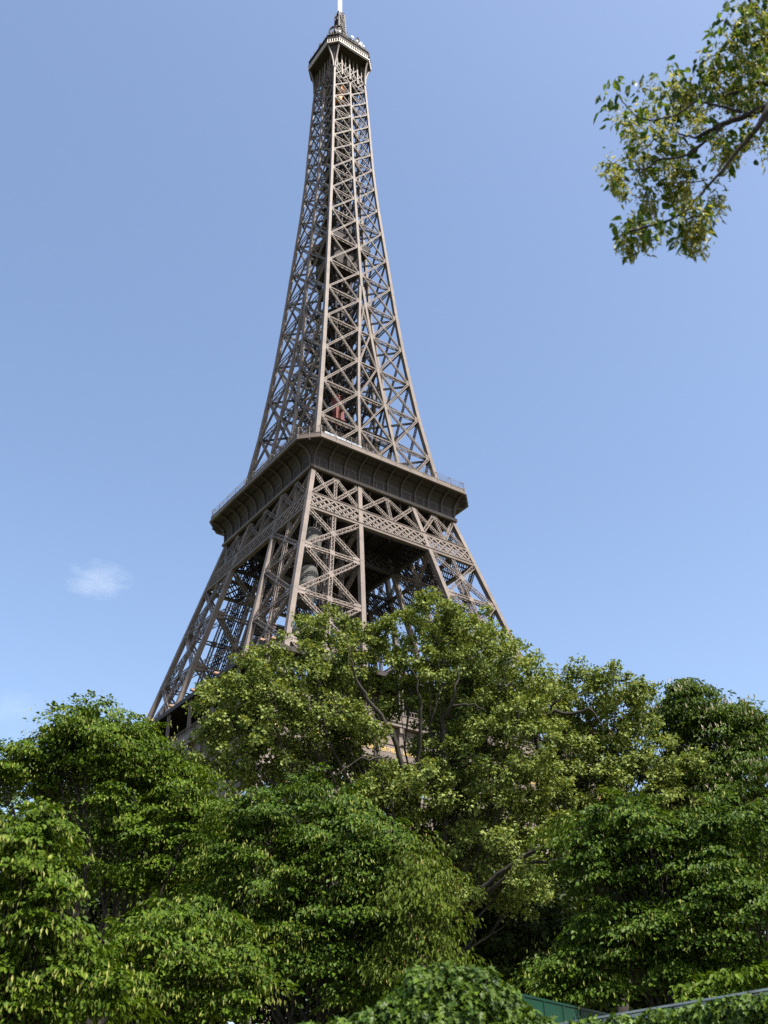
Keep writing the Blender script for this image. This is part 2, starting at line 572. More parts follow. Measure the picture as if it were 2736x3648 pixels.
for kq in range(4):
    for i in range(10):
        x = min(35.0, max(-34.95, -34.95+7.77*i))
        M = Matrix.Rotation(kq*math.pi/2, 4, 'Z')
        if post0 is None:
            o = post0 = po.build('post', IRON, floor1)
            l = lamp0 = lm.build('lamp', LAMPC, floor1)
        else:
            o = post0.copy(); COL.objects.link(o); o.parent = floor1
            l = lamp0.copy(); COL.objects.link(l); l.parent = floor1
        o.location = M @ Vector((x, -35.1, 0)); o.rotation_euler = (0, 0, kq*math.pi/2)
        l.location = M @ Vector((min(34, x+.7), -34.9, 0)); l.rotation_euler = (0, 0, kq*math.pi/2)

# ---- second stage legs
ZL = [57.3, 69.0, 79.4, 90.3, 99.6]
quarters(leg('upper_leg', HL, IL, ZL, .9, tower,
             dict(w=.85, d=.62, post=True, lac=(.14, .09, .8), gus=.75), [56.2, 66, 77, 88, 99, 105, 110.6]), tower)
# lattice belt and the zigzag struts above it
mb = belt(100.1, 103.85, lambda z: -HL(z)+.85, lambda z: HL(z)-.85, lambda z: -HL(z)+.42, 22, .55, .3, .8)
zb, zt_ = 104.15, 110.4
xs_t = [-HL(110)+.9, -(HL(110)+IL(110))/2, -IL(110)-.5, 0, IL(110)+.5, (HL(110)+IL(110))/2, HL(110)-.9]
xs_b = [-HL(104)+.9, -(HL(104)+IL(104))/2, -IL(104)-.5, 0, IL(104)+.5, (HL(104)+IL(104))/2, HL(104)-.9]
T = [np.array([x, -HL(zt_)+.42, zt_]) for x in xs_t]
B = [np.array([x, -HL(zb)+.42, zb]) for x in xs_b]
for i in range(6):
    w_ = .72
    mb.lattice(B[i], T[i+1], w_, .55, (0, -1, .2), .13, .09, .8)
    mb.lattice(T[i], B[i+1], w_, .5, (0, -1, .2), .13, .09, .8)
for i in (1, 3, 5):
    mb.lattice(B[i], T[i], .66, .45, (0, -1, .2), .13, .09, .8)
    mb.plate([T[i]+[-.9, 0, -.6], T[i]+[.9, 0, -.6], T[i]+[.7, 0, .1], T[i]+[-.7, 0, .1]], (0, -1, .2), .6)
for i in (2, 4):
    mb.plate([T[i]+[-1.0, 0, -.9], T[i]+[1.0, 0, -.9], T[i]+[1.1, 0, .1], T[i]+[-1.1, 0, .1]], (0, -1, .2), .6)
quarters(mb.build('upper_lattice_belt', IRON, tower), tower)
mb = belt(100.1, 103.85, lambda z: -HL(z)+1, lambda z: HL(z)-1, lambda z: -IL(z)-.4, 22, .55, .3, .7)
quarters(mb.build('inner_lattice_belt', IRON_SHADE, tower), tower)
# lower tie frames seen between the far legs
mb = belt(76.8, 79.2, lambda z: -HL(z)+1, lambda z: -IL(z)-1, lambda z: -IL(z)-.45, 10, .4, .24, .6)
quarters(mb.build('tie_girder', IRON_SHADE, tower), tower)

# ---- second floor
d2 = MB()
d2.box(-17.2, 17.2, -17.2, 17.2, 110.75, 111.35)
d2.box(-19.5, 19.5, -19.5, 19.5, 115.35, 115.8)
for i in range(-4, 5):
    d2.box(i*3.7-.2, i*3.7+.2, -16.9, 16.9, 109.4, 110.748)
    d2.box(-16.9, 16.9, i*3.7-.18, i*3.7+.18, 109.8, 110.744)
d2.box(-13, 13, -13, 13, 104.3, 104.5)  # added dark sheet, blocks sky gaps so the underside reads dark
for i in range(-3, 4):
    d2.box(i*3.7-.12, i*3.7+.12, -12.9, 12.9, 103.7, 104.298)
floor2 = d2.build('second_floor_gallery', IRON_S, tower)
GH, CH = 21.04, 3.34
# flared soffit: upright panel at the bottom, curving outwards to the rim
prof2 = [(17.45, 111.3), (17.45, 113.4), (17.62, 114.0), (18.05, 114.7), (18.8, 115.3), (19.8, 115.65), (20.8, 115.8)]
G = []
for h, z in prof2:
    c = CH*max(0, (h-17.45)/(GH-17.45))+.03
    ring = [(-h+c, -h), (h-c, -h), (h, -h+c), (h, h-c), (h-c, h), (-h+c, h), (-h, h-c), (-h, -h+c), (-h+c, -h)]
    G.append([(x, y, z) for x, y in ring])
sf = MB(); sf.grid(G)
sf.build('soffit', IRON_SHADE, floor2)
bb = MB()
bb.box(-17.75, 17.75, -17.75, -17.2, 110.85, 111.42)
bb.box(-17.68, 17.68, -17.60, -17.46, 111.42, 111.6)
for i in range(20):
    x = -16.6+33.2*(i+.5)/20
    bb.box(x-.04, x+.04, -17.50, -17.44, 111.5, 113.5)
bb.box(-17.4, 17.4, -17.50, -17.44, 113.42, 113.52)
o = bb.build('base_band', IRON, floor2)
for kq in (1, 2, 3):
    c = o.copy(); COL.objects.link(c); c.parent = floor2; c.rotation_euler = (0, 0, kq*math.pi/2)
# curved consoles
cs = MB()
ctr = [(17.42, 111.5), (17.5, 113.0), (17.68, 113.9), (18.1, 114.62), (18.8, 115.2), (19.7, 115.58), (20.5, 115.75)]
for (h0, z0), (h1, z1) in zip(ctr[:-1], ctr[1:]):
    cs.beam((0, -h0-.05, z0-.12), (0, -h1-.05, z1-.12), .26, .42, (0, -.7, -.7))
NCO = 11
con0 = None
for kq in range(4):
    M = Matrix.Rotation(kq*math.pi/2, 4, 'Z')
    for i in range(NCO):
        x = -17.0+34.0*i/(NCO-1)
        if con0 is None: o = con0 = cs.build('console', IRON_R, floor2)
        else:
            o = con0.copy(); COL.objects.link(o); o.parent = floor2
        o.location = M @ Vector((x, 0, 0)); o.rotation_euler = (0, 0, kq*math.pi/2)
def octa(h, c):
    return [(-h+c, -h), (h-c, -h), (h, -h+c), (h, h-c), (h-c, h), (-h+c, h), (-h, h-c), (-h, -h+c)]
def ringband(mb, h, c, z0, z1, th):
    o1, o2 = octa(h, c), octa(h-th, c-th*.4)
    for i in range(8):
        j = (i+1) % 8
        a, b, e, f = o1[i], o1[j], o2[j], o2[i]
        base = mb.nv
        mb.V.append(np.array([(*a, z0), (*b, z0), (*e, z0), (*f, z0), (*a, z1), (*b, z1), (*e, z1), (*f, z1)], float)); mb.nv += 8
        for q in ([0, 3, 2, 1], [4, 5, 6, 7], [0, 1, 5, 4], [2, 3, 7, 6]):
            mb.F4.append([base+v for v in q])
rim = MB()
ringband(rim, GH+.06, CH, 115.78, 116.05, .75)
ringband(rim, GH-.06, CH-.03, 116.053, 116.28, .5)
rim.build('rim', IRON, floor2)
pr = MB()
ringband(pr, GH-.25, CH-.1, 116.283, 117.05, .12)
ringband(pr, GH-.2, CH-.08, 117.053, 117.14, .2)
oc = octa(GH-.22, CH-.1)
for i in range(8):
    a = np.array(oc[i]); b = np.array(oc[(i+1) % 8])
    L = np.linalg.norm(b-a); nn = max(2, int(round(L/3.4)))
    for k in range(nn+1):
        q = a+(b-a)*min(.995, max(.005, k/nn))
        pr.beam((*q, 116.2), (*q, 117.16), .14, .14, (0, 1, 0))
pr.build('parapet', IRON, floor2)
rl = MB()
for i in range(8):
    a = np.array(oc[i]); b = np.array(oc[(i+1) % 8])
    L = np.linalg.norm(b-a); nn = max(2, int(round(L/3.4)))
    inn = np.array([-(b-a)[1], (b-a)[0]])/L
    for k in range(nn+1):
        q = a+(b-a)*k/nn+inn*.1
        rl.beam((*q, 117.1), (*q, 118.75), .075, .075, (0, 1, 0))
        q2 = q+inn*.75
        rl.beam((*q, 118.75), (*q2, 119.15), .075, .075, (0, 1, 0))
        rl.beam((*q2, 119.15), (*(q2+inn*.1), 118.6), .05, .05, (0, 1, 0))
    for z in np.arange(117.4, 118.8, .33):
        rl.beam((*(a+inn*.1), z), (*(b+inn*.1), z), .03, .03, (0, 1, 0.2))
    nv = int(L/.6)
    for k in range(nv):
        q = a+(b-a)*(k+.5)/nv+inn*.1
        rl.beam((*q, 117.15), (*q, 118.75), .022, .022, (0, 1, 0))
rl.build('safety_railing', IRON, floor2)
# upper deck railing trusses, pavilions and glazing on the second floor
ur = MB()
for kq, (ax, sg) in enumerate(((0, -1), (0, 1), (1, -1), (1, 1))):
    for z in (117.9, 118.9):
        p = [-14.5, 17.4*sg] if ax == 0 else [17.4*sg, -14.5]
        q = [14.5, 17.4*sg] if ax == 0 else [17.4*sg, 14.5]
        ur.beam((*p, z), (*q, z), .1, .1, (0, .2, 1))
    for i in range(24):
        a = -14.5+29*i/24; b = -14.5+29*(i+1)/24
        za, zb_ = (117.9, 118.9) if i % 2 else (118.9, 117.9)
        p = (a, 17.4*sg, za) if ax == 0 else (17.4*sg, a, za)
        q = (b, 17.4*sg, zb_) if ax == 0 else (17.4*sg, b, zb_)
        ur.beam(p, q, .07, .07, (0, .2, 1))
ur.build('deck_railing', IRON, floor2)
def pavilion(x0, x1, y0, y1, z0, z1, name='deck_pavilion'):
    m_ = MB()
    m_.box(x0, x1, y0, y1, z0, z1-.5)
    m_.box(x0-.4, x1+.4, y0-.4, y1+.4, z1-.5, z1-.28)
    m_.box(x0-.2, x1+.2, y0-.2, y1+.2, z1-.28, z1)
    nx = max(2, int((x1-x0)/1.2))
    for i in range(nx+1):
        x = x0+(x1-x0)*i/nx
        m_.box(x-.06, x+.06, y0-.06, y0+.02, z0, z1-.5)
        m_.box(x-.06, x+.06, y1-.02, y1+.06, z0, z1-.5)
    return m_.build(name, GREYP, floor2)
pavilion(5.6, 9.2, -15.2, -11.0, 115.85, 121.4)
pavilion(10.4, 14.6, -14.8, -9.4, 115.85, 120.6)
pavilion(-13, -8, 9, 14, 115.85, 120.2)
gz = MB()
for i in range(7):
    x = -16.4+1.25*i
    gz.box(x, x+1.12, -20.2, -20.14, 116.4, 118.15-.02*i)
gz.build('glazed_screen', GLASS, floor2)

# ---- shaft above the second floor
SH = list(UZ[(UZ >= 116) & (UZ <= 249)])
SZ = [116, 127.3, 138, 148.7, 159.2, 169.4, 179.3, 189.3, 199.4, 208.3, 216.9, 224.9, 231.3, 237.7, 243.8, 249.3, 254.8, 260.2]
wA = lambda z: .95-.4*(z-116)/150
sf_ = MB()
for a, b in zip(SZ[:-1], SZ[1:]):
    wb = float(np.interp(a, [116, 180, 260], [.54, .43, .32])); dp = wb*.85
    sides = a < 230
    lac = (.115, .075, .95) if a < 200 else (.10, .065, 1.05)
    ga, gb = wA(a)*.5, wA(b)*.5
    Pt = lambda x, z, o=0: np.array([x, -HU(z)+.34+o, z], float)
    cols = []
    if a < 170:
        cols = [(lambda z: -HU(z)+wA(z), lambda z: -IU(z)-.28), (lambda z: IU(z)+.28, lambda z: HU(z)-wA(z))]
        if IU(a) > .9:
            cols.append((lambda z: -IU(z)+.2, lambda z: IU(z)-.2))
    else:
        cols = [(lambda z: -HU(z)+wA(z), lambda z: -.3), (lambda z: .3, lambda z: HU(z)-wA(z))]
    n = (0, -1, .1)
    for ci, (l, r_) in enumerate(cols):
        kb = wb if ci < 2 else wb*.75
        p00, p10, p01, p11 = Pt(l(a), a), Pt(r_(a), a), Pt(l(b), b), Pt(r_(b), b)
        sf_.lattice(p00, p11, kb, dp, n, *lac, sides)
        sf_.lattice(p10, p01, kb, dp*.92, n, *lac, sides)
        la, lb = np.linalg.norm(p10-p00), np.linalg.norm(p11-p01)
        m_ = p00+(p11-p00)*la/(la+lb)
        g = kb*.8
        sf_.plate([m_+[-g, 0, 0], m_+[0, 0, -g], m_+[g, 0, 0], m_+[0, 0, g]], n, dp*1.06)
        # deep horizontal girder running into the tower
        sf_.lattice(p00+[0, .25, 0], p10+[0, .25, 0], kb*.8, dp*1.9, n, *lac, sides)
        g = kb*(1.25 if ci < 2 else .7)
        for q, sg in ((p00, 1), (p10, -1)):
            for j in (-1.05, -.3, .45):
                sf_.plate([q+[0, 0, j*g], q+[sg*g*1.25, 0, (j-.12)*g], q+[sg*g*1.25, 0, (j+.5)*g], q+[0, 0, (j+.62)*g]], n, dp*1.08)
# short lattice crown of the shaft under the top gallery
for (z0, z1, nx) in ((260.2, 264.2, 4), (264.2, 268.4, 4)):
    for i in range(nx):
        f0 = lambda t, z: np.array([(-HU(z)+.5)+(2*HU(z)-1)*t, -HU(z)+.34, z])
        sf_.lattice(f0(i/nx, z0), f0((i+1)/nx, z1), .3, .3, (0, -1, 0), .1, .07, 1.0, False)
        sf_.lattice(f0((i+1)/nx, z0), f0(i/nx, z1), .3, .27, (0, -1, 0), .1, .07, 1.0, False)
    sf_.lattice(f0(0, z0), f0(1, z0), .32, .5, (0, -1, 0), .1, .07, 1.0, False)
for x in (-2.7, 0, 2.7):
    sf_.beam((x, -HU(262)+.2, 262), (x, -HU(272)+.2, 272.2), .42, .3)
for x in (-4.2, -1.4, 1.4, 4.2):
    sf_.beam((x, -HU(264)+.25, 264), (x, -HU(272)+.25, 272.2), .2, .2)
quarters(sf_.build('shaft_bracing', IRON, tower), tower)
zgs = list(UZ[1:])
def shaftg(name, fx, fy, zs, ws):
    mb = MB()
    for a, b in zip(zs[:-1], zs[1:]):
        mb.beam((fx(a), fy(a), a), (fx(b), fy(b), b), ws(a), ws(a), (0, -1, 0))
        L = b-a; nn = max(1, int(L/3))
        for i in range(nn):
            z = a+(i+.5)*L/nn
            mb.beam((fx(z-.12), fy(z-.12), z-.12), (fx(z+.12), fy(z+.12), z+.12), ws(a)+.03, ws(a)+.03, (0, -1, 0))
    return mb.build(name, IRON, tower)
cg = lambda z: -HU(z)+wA(z)*.5
quarters(shaftg('shaft_corner_girder', cg, cg, [116]+zgs[1:], wA), tower)
zi = [116, 127.3, 138, 148.7, 159.2, 169.4, 175]
wi = lambda z: .62
quarters(shaftg('shaft_inner_girder', lambda z: -IU(z), lambda z: -HU(z)+.36, zi, wi), tower)
quarters(shaftg('shaft_inner_girder', lambda z: IU(z), lambda z: -HU(z)+.36, zi, wi), tower)
zc_ = [175, 179.3, 189.3, 199.4, 208.3, 216.9, 224.9, 237.7, 249.3, 260.2]
quarters(shaftg('shaft_centre_girder', lambda z: 0.0, lambda z: -HU(z)+.36, zc_, lambda z: .72-.25*(z-175)/85), tower)
# inner faces of the four corner caissons, lower part of the shaft
ic = MB()
for zs in [[116, 127.3, 138, 148.7, 159.2, 169.4]]:
    for k in range(1):
        panel(ic, lambda t, z: ((-HU(z)+.8)*(1-t)+(-IU(z)-.2)*t, -IU(z), z), (0, 1, 0), zs, w=.5, d=.4, post=False, lac=(.12, .08, 1.0), gus=.45)
        panel(ic, lambda t, z: (-IU(z), (-HU(z)+.8)*(1-t)+(-IU(z)-.2)*t, z), (1, 0, 0), zs, w=.5, d=.4, post=False, lac=(.12, .08, 1.0), gus=.45)
for a, b in zip(zi[:-1], zi[1:]):
    ic.beam((-IU(a), -IU(a), a), (-IU(b), -IU(b), b), .5, .5)
quarters(ic.build('caisson_bracing', IRON_SHADE, tower), tower)
# lift shaft up the middle, with ties, stairs and cross girders at every level
ls = MB()
for sx in (-1, 1):
    for sy in (-1, 1):
        ls.lattice((sx*2.3, sy*2.3, 116), (sx*1.9, sy*1.9, 272), .55, .55, (0, -1, 0), .13, .085, 1.1)
for sy in (-1.1, 1.1):
    ls.beam((0, sy*1.2, 116), (0, sy*1.2, 272), .32, .32)
    ls.beam((sy*1.2, 0, 116), (sy*1.2, 0, 272), .32, .32)
for z in np.arange(118, 270, 3.4):
    for sx in (-1, 1):
        ls.beam((-2.2, sx*2.2, z), (2.2, sx*2.2, z), .2, .25)
        ls.beam((sx*2.2, -2.2, z+.2), (sx*2.2, 2.2, z+.2), .2, .25)
        ls.beam((-2.2, sx*2.2, z), (2.2, sx*2.2, z+3.4), .12, .12)
        ls.beam((sx*2.2, 2.2, z), (sx*2.2, -2.2, z+3.4), .12, .12)
for a in SZ[1:]:
    h = HU(a)
    for s in (-1, 1):
        ls.lattice((s*1.2, -h+.6, a-.6), (s*1.2, h-.6, a-.6), .45, .6, (0, 0, 1), .12, .08, 1.0)
        ls.lattice((-h+.6, s*1.2, a+.1), (h-.6, s*1.2, a+.1), .45, .6, (0, 0, 1), .12, .08, 1.0)
        ls.lattice((-h+.8, s*(h-.8), a-.3), (0, 0, a-.3), .35, .4, (0, 0, 1), .1, .07, 1.2)
        ls.lattice((h-.8, s*(h-.8), a-.3), (0, 0, a-.3), .35, .4, (0, 0, 1), .1, .07, 1.2)
z = 117.0; k = 0
while z < 262:      # zigzag stair
    hh = min(3.4, HU(z)*.45)
    y = hh if k % 2 else -hh
    ls.beam((-3.0, -y, z), (-3.0, y, z+2.6), .8, .14, (0, 0, 1))
    ls.beam((3.0, y, z+1), (3.0, -y, z+3.6), .5, .12, (0, 0, 1))
    z += 2.6; k += 1
lsh = ls.build('lift_shaft', IRON_SHADE, tower)
def cabin(x, y, z, m, w=2.2, h=3.6):
    c = MB()
    c.box(x-w/2, x+w/2, y-w/2, y+w/2, z, z+h)
    c.box(x-w/2-.12, x+w/2+.12, y-w/2-.12, y+w/2+.12, z+h, z+h+.25)
    c.box(x-w/2-.12, x+w/2+.12, y-w/2-.12, y+w/2+.12, z-.3, z)
    for i in (-1, 0, 1):
        c.box(x+i*w*.3-.05, x+i*w*.3+.05, y-w/2-.06, y+w/2+.06, z+.3, z+h)
    return c.build('lift_cabin', m, lsh)
cabin(-3.6, -5.2, 136.0, LIFTRED, 2.0, 6.0)
cabin(-1.7, -2.6, 253.6, LIFTYEL, 1.5, 2.0)
cabin(-1.2, -3.0, 258.0, LIFTYEL, 1.4, 1.2)
# intermediate platform
ip = MB()
ip.box(-5.6, 5.6, -5.6, 5.6, 193.2, 193.7)
ip.box(-5.75, 5.75, -5.75, -5.6, 193.2, 195.3); ip.box(-5.75, 5.75, 5.6, 5.75, 193.2, 195.3)
ip.box(-5.75, -5.6, -5.6, 5.6, 193.203, 195.297); ip.box(5.6, 5.75, -5.6, 5.6, 193.203, 195.297)
ip.box(-4.0, 4.0, -4.0, 4.0, 195.3, 197.4); ip.box(-4.5, 4.5, -4.5, 4.5, 197.4, 197.7)
ip.box(-4.2, 4.2, -4.2, 4.2, 186.6, 193.2)
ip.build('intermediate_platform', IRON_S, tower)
# lift machinery and hoarding sheets in the near leg
for (za_, zb_, t0) in ((91.5, 98.2, .30), (80.5, 88.5, .26), (68.5, 75.0, .30)):
    gs = MB()
    ca = np.array([-HL(za_)*.62-IL(za_)*.38, -HL(za_)*.62-IL(za_)*.38, za_]); cb = np.array([-HL(zb_)*.6-IL(zb_)*.4, -HL(zb_)*.6-IL(zb_)*.4, zb_])
    ax = nrm(cb-ca); s1 = nrm(np.cross(ax, [0, 0, 1.0])); s2 = np.cross(s1, ax)
    rr = 1.7
    G = []
    for i in range(9):
        t = i/8
        r = rr*(1 if 0 < i < 8 else .82)
        G.append([tuple(ca+(cb-ca)*t+r*(math.cos(q)*s1+math.sin(q)*s2)) for q in np.linspace(0, 2*math.pi, 15)])
    gs.grid(G)
    gs.plate([ca+rr*.8*(math.cos(q)*s1+math.sin(q)*s2) for q in np.linspace(0, 2*math.pi, 9)[:-1]], ax, .1)
    gs.plate([cb+rr*.8*(math.cos(q)*s1+math.sin(q)*s2) for q in np.linspace(0, 2*math.pi, 9)[:-1]], ax, .1)
    gs.build('lift_sheeting', GREYP, tower)
lt = MB()
for o in ((0, 0), (2.2, -1.2), (-1.2, 2.2)):
    lt.lattice((-HL(57)*.5-IL(57)*.5+o[0], -HL(57)*.5-IL(57)*.5+o[1], 57), (-HL(110)*.5-IL(110)*.5+o[0], -HL(110)*.5-IL(110)*.5+o[1], 110), 1.2, 1.0, (0, -1, 0), .2, .12, 1.0)
quarters(lt.build('lift_track', IRON_SHADE, tower), tower)

# ---- top gallery
ZT, HT, CT = 273.5, 7.66, 2.45
tg = MB()
pts = octa(HT-.1, CT)
tg.plate([(x, y, 272.75) for x, y in pts], (0, 0, 1), .5)
topg = tg.build('top_gallery', IRON_S, tower)
# curved corner sheets and their pale ribs
nb = 9
cz = np.linspace(0, 1, nb)
hz = [HU(263.6)+(HT-.15-HU(263.6))*(t**2.1) for t in cz]
zz = [263.6+(ZT-.2-263.6)*t for t in cz]
cc = [.25+(CT-.25)*t**1.6 for t in cz]
sh = MB()
sh.grid([[(-h+c, -h, z), (-h+c*.5, -h+c*.5, z), (-h, -h+c, z)] for h, c, z in zip(hz, cc, zz)])
o = sh.build('corner_sheet', IRON_S, topg)
rb = MB(); rb2 = MB()
for i in range(nb-1):
    rb.beam((-hz[i]+cc[i], -hz[i]-.05, zz[i]), (-hz[i+1]+cc[i+1], -hz[i+1]-.05, zz[i+1]), .42, .34, (0, -1, -.3))
    rb2.beam((-hz[i]-.05, -hz[i]+cc[i], zz[i]), (-hz[i+1]-.05, -hz[i+1]+cc[i+1], zz[i+1]), .42, .34, (-1, 0, -.3))
o2 = rb.build('bracket', IRON, topg); o3 = rb2.build('bracket', IRON, topg)
for q in (o, o2, o3):
    for kq in (1, 2, 3):
        c = q.copy(); COL.objects.link(c); c.parent = topg; c.rotation_euler = (0, 0, kq*math.pi/2)
bl = MB()
ringband(bl, HT+.1, CT+.04, 273.05, 273.45, .5)
ringband(bl, HT+.02, CT, 274.75, 275.0, .3)
o8 = octa(HT, CT)
for i in range(8):
    a = np.array(o8[i]); b = np.array(o8[(i+1) % 8]); L = np.linalg.norm(b-a); nn = int(L/.62)
    for k in range(nn+1):
        q = a+(b-a)*k/nn*.999
        bl.beam((*q, 273.4), (*q, 274.8), .2, .2, (0, 1, 0))
bl.build('balustrade', CREAM, topg)
cg_ = MB()
ringband(cg_, HT-.28, CT-.1, 273.4, 274.8, .1)
tg2 = octa(HT-1.1, CT-.35)
cg_.plate([(x, y, 275.2) for x, y in octa(HT+.12, CT+.05)], (0, 0, 1), .34)
ringband(cg_, HT-.22, CT-.1, 275.4, 276.9, .12)
ringband(cg_, HT+.05, CT, 276.9, 277.2, .4)
cg_.plate([(x, y, 277.4) for x, y in octa(HT-.3, CT-.12)], (0, 0, 1), .35)
cg_.plate([(x, y, 281.9) for x, y in octa(HT-1.9, CT-.6)], (0, 0, 1), .3)
ringband(cg_, HT-2.1, CT-.6, 277.4, 281.7, .2)
ringband(cg_, HT-1.2, CT-.4, 279.3, 279.5, .9)
for i in range(8):
    a = np.array(tg2[i]); b = np.array(tg2[(i+1) % 8]); L = np.linalg.norm(b-a); nn = max(3, int(L/.7))
    for k in range(nn):
        q = a+(b-a)*k/nn
        cg_.beam((*(q*1.15), 275.3), (*(q*1.15), 277.3), .1, .1, (0, 1, 0))
cg_.build('viewing_cage', IRON_S, topg)
an = MB()
rg = random.Random(3)
oA = octa(HT-.25, CT-.1)
for i in range(8):
    a = np.array(oA[i]); b = np.array(oA[(i+1) % 8]); L = np.linalg.norm(b-a)
    for k in range(int(L/.3)):
        q = a+(b-a)*rg.random()-np.array([a[0]+b[0], a[1]+b[1]])*.5*rg.random()*.3
        hgt = rg.uniform(1., 4.4)
        an.beam((*q, 277.4), (*q, 277.4+hgt), .1, .1, (0, 1, 0))
        if rg.random() < .5:
            an.beam((q[0]-.35, q[1], 277.4+hgt*.8), (q[0]+.35, q[1]+.2, 277.4+hgt*.8), .08, .08, (0, 0, 1))
for i in range(60):      # taller whips nearer the middle
    t = rg.uniform(0, 6.28); r = rg.uniform(2.2, 5.5)
    an.beam((r*math.cos(t), r*math.sin(t), 282), (r*math.cos(t), r*math.sin(t), 282+rg.uniform(1.5, 4.5)*(1.25-r/6)), .11, .11, (0, 1, 0))
an.build('aerials', IRON_SHADE, topg)['kind'] = 'stuff'
ds = MB()
for (x, y, z, r) in ((.6, -6.0, 282.8, .5), (2.1, -6.2, 281.9, .45), (2.7, -6.5, 280.6, .42), (3.6, -6.2, 282.2, .4), (4.6, -6.0, 281.9, .35), (3.1, -6.7, 280.2, .4), (-3.9, -5.9, 281.6, .4)):
    q = [(x+r*math.cos(t), y, z+r*math.sin(t)) for t in np.linspace(0, 2*math.pi, 11)[:-1]]
    ds.plate(q, (0.1, -1, .1), .14)
    ds.beam((x, y+.2, z-1.4), (x, y+.2, z), .1, .1, (0, 1, 0))
ds.build('dish_aerial', WHITE, topg)
# arched campanile and lantern column
cp = MB()
for kq in range(4):
    c_, s_ = math.cos(kq*math.pi/2), math.sin(kq*math.pi/2)
    rot = lambda p: (p[0]*c_-p[1]*s_, p[0]*s_+p[1]*c_, p[2])
    arc = [(-3.3*math.cos(t)*-1, -3.3*math.cos(t)*-1, 282+4.8*math.sin(t)) for t in np.linspace(0, math.pi/2, 8)]
    for a, b in zip(arc[:-1], arc[1:]):
        cp.beam(rot(a), rot(b), .45, .6, (0, 0, 1))
    # open arch on each side
    arc = [(2.4*math.cos(t), -3.2, 282+3.6*math.sin(t)) for t in np.linspace(0, math.pi, 11)]
    for a, b in zip(arc[:-1], arc[1:]):
        cp.beam(rot(a), rot(b), .5, .5, (0, 1, 0))
for sx in (-1, 1):
    for sy in (-1, 1):
        for k in range(9):      # arched frames over the corners
            t0, t1 = k*math.pi/9, (k+1)*math.pi/9
            for e in (-.5, .5):
                P_ = [(sx*(4.1+e)+1.35*math.cos(t)*sx*.7, sy*(4.1-e)-1.35*math.cos(t)*sy*.7, 283.4+3.0*math.sin(t)) for t in (t0, t1)]
                cp.beam(P_[0], P_[1], .4, .5, (sx, sy, 0))
        cp.box(sx*4.1-.9, sx*4.1+.9, sy*4.1-.9, sy*4.1+.9, 282.05, 283.5)
cp.box(-1.9, 1.9, -1.9, 1.9, 285.9, 286.6)
for sx in (-1, 1):
    for sy in (-1, 1):
        cp.beam((sx*1.5, sy*1.5, 285.2), (sx*.95, sy*.95, 301.5), .42, .42)
for z in np.arange(286, 301.6, 1.3):
    w_ = 1.5-.55*(z-285.2)/16.3
    for s in (-1, 1):
        cp.beam((-w_, s*w_, z), (w_, s*w_, z), .25, .25); cp.beam((s*w_, -w_, z+.1), (s*w_, w_, z+.1), .25, .25)
        cp.beam((-w_, s*w_, z), (w_, s*w_, z+1.3), .16, .16); cp.beam((s*w_, w_, z), (s*w_, -w_, z+1.3), .16, .16)
cp.box(-.75, .75, -.75, .75, 285.2, 301.4)
for i in range(44):
    z = rg.uniform(285.5, 300.5); t = rg.choice([0, 1, 2, 3])*math.pi/2+rg.uniform(-.7, .7); r = rg.uniform(1.3, 1.9)
    cp.beam((r*math.cos(t), r*math.sin(t), z), (r*math.cos(t), r*math.sin(t), z+rg.uniform(.8, 2.6)), .16, .16, (0, 1, 0))
cp.build('campanile', IRON_SHADE, topg)
am = MB()
am.tube([(0, 0, 301.2), (0, 0, 312), (0, 0, 312.01), (0, 0, 324)], [.62, .62, .4, .35], 10)
for t in (0, 1.57, 3.14, 4.71):
    am.beam((.66*math.cos(t), .66*math.sin(t), 302), (.66*math.cos(t), .66*math.sin(t), 312), .14, .14, (0, 1, 0))
am.build('mast', WHITE, topg)
# ================================================================== TREES
def leaves_mesh(name, P, T, N, L, Wd, m, parent, fold=.25, droop=.15, shape='leaf'):
    """one mesh of separate leaf blades: P base points, T tip directions, N normals, L lengths, Wd widths"""
    n = len(P)
    T = nrm(T); Sd = nrm(np.cross(T, N)); N = nrm(np.cross(Sd, T))
    L = L[:, None]; Wd = Wd[:, None]
    if shape == 'leaf':      # six corners, two quads folded along the midrib
        def pt(a, b, c): return P+T*L*a+Sd*Wd*b+N*L*c
        V = np.stack([pt(0, 0, 0), pt(.22, .42, fold*.5), pt(.62, .40, fold*.45-droop*.4), pt(1, 0, -droop),
                      pt(.62, -.40, fold*.45-droop*.4), pt(.22, -.42, fold*.5)], 1)
        F = np.array([[0, 1, 2, 3], [0, 3, 4, 5]]); k = 6
    elif shape == 'kite':
        def pt(a, b, c): return P+T*L*a+Sd*Wd*b+N*L*c
        V = np.stack([pt(0, 0, 0), pt(.45, .5, fold*.5), pt(1, 0, -droop), pt(.45, -.5, fold*.5)], 1)
        F = np.array([[0, 1, 2], [0, 2, 3]]); k = 4
    elif shape == 'ivy':     # five-lobed blade
        o = [(0, 0), (-.12, .34), (.22, .52), (.36, .24), (.72, .36), (.66, .16), (1.05, 0), (.66, -.16), (.72, -.36), (.36, -.24), (.22, -.52), (-.12, -.34)]
        V = np.stack([P+T*L*a+Sd*Wd*b+N*L*(fold*abs(b)-droop*max(0, a-.4)) for a, b in o], 1)
        F = np.array([[0, 1, 2, 3], [0, 3, 4, 5], [0, 5, 6, 7], [0, 7, 8, 9], [0, 9, 10, 11]]); k = 12
    base = (np.arange(n)*k)[:, None, None]
    FF = (base+F[None]).reshape(-1, F.shape[1])
    rnd = np.repeat(rng.random(n), len(F))
    return link_mesh(name, V.reshape(-1, 3), [FF], m, parent, False, rnd)

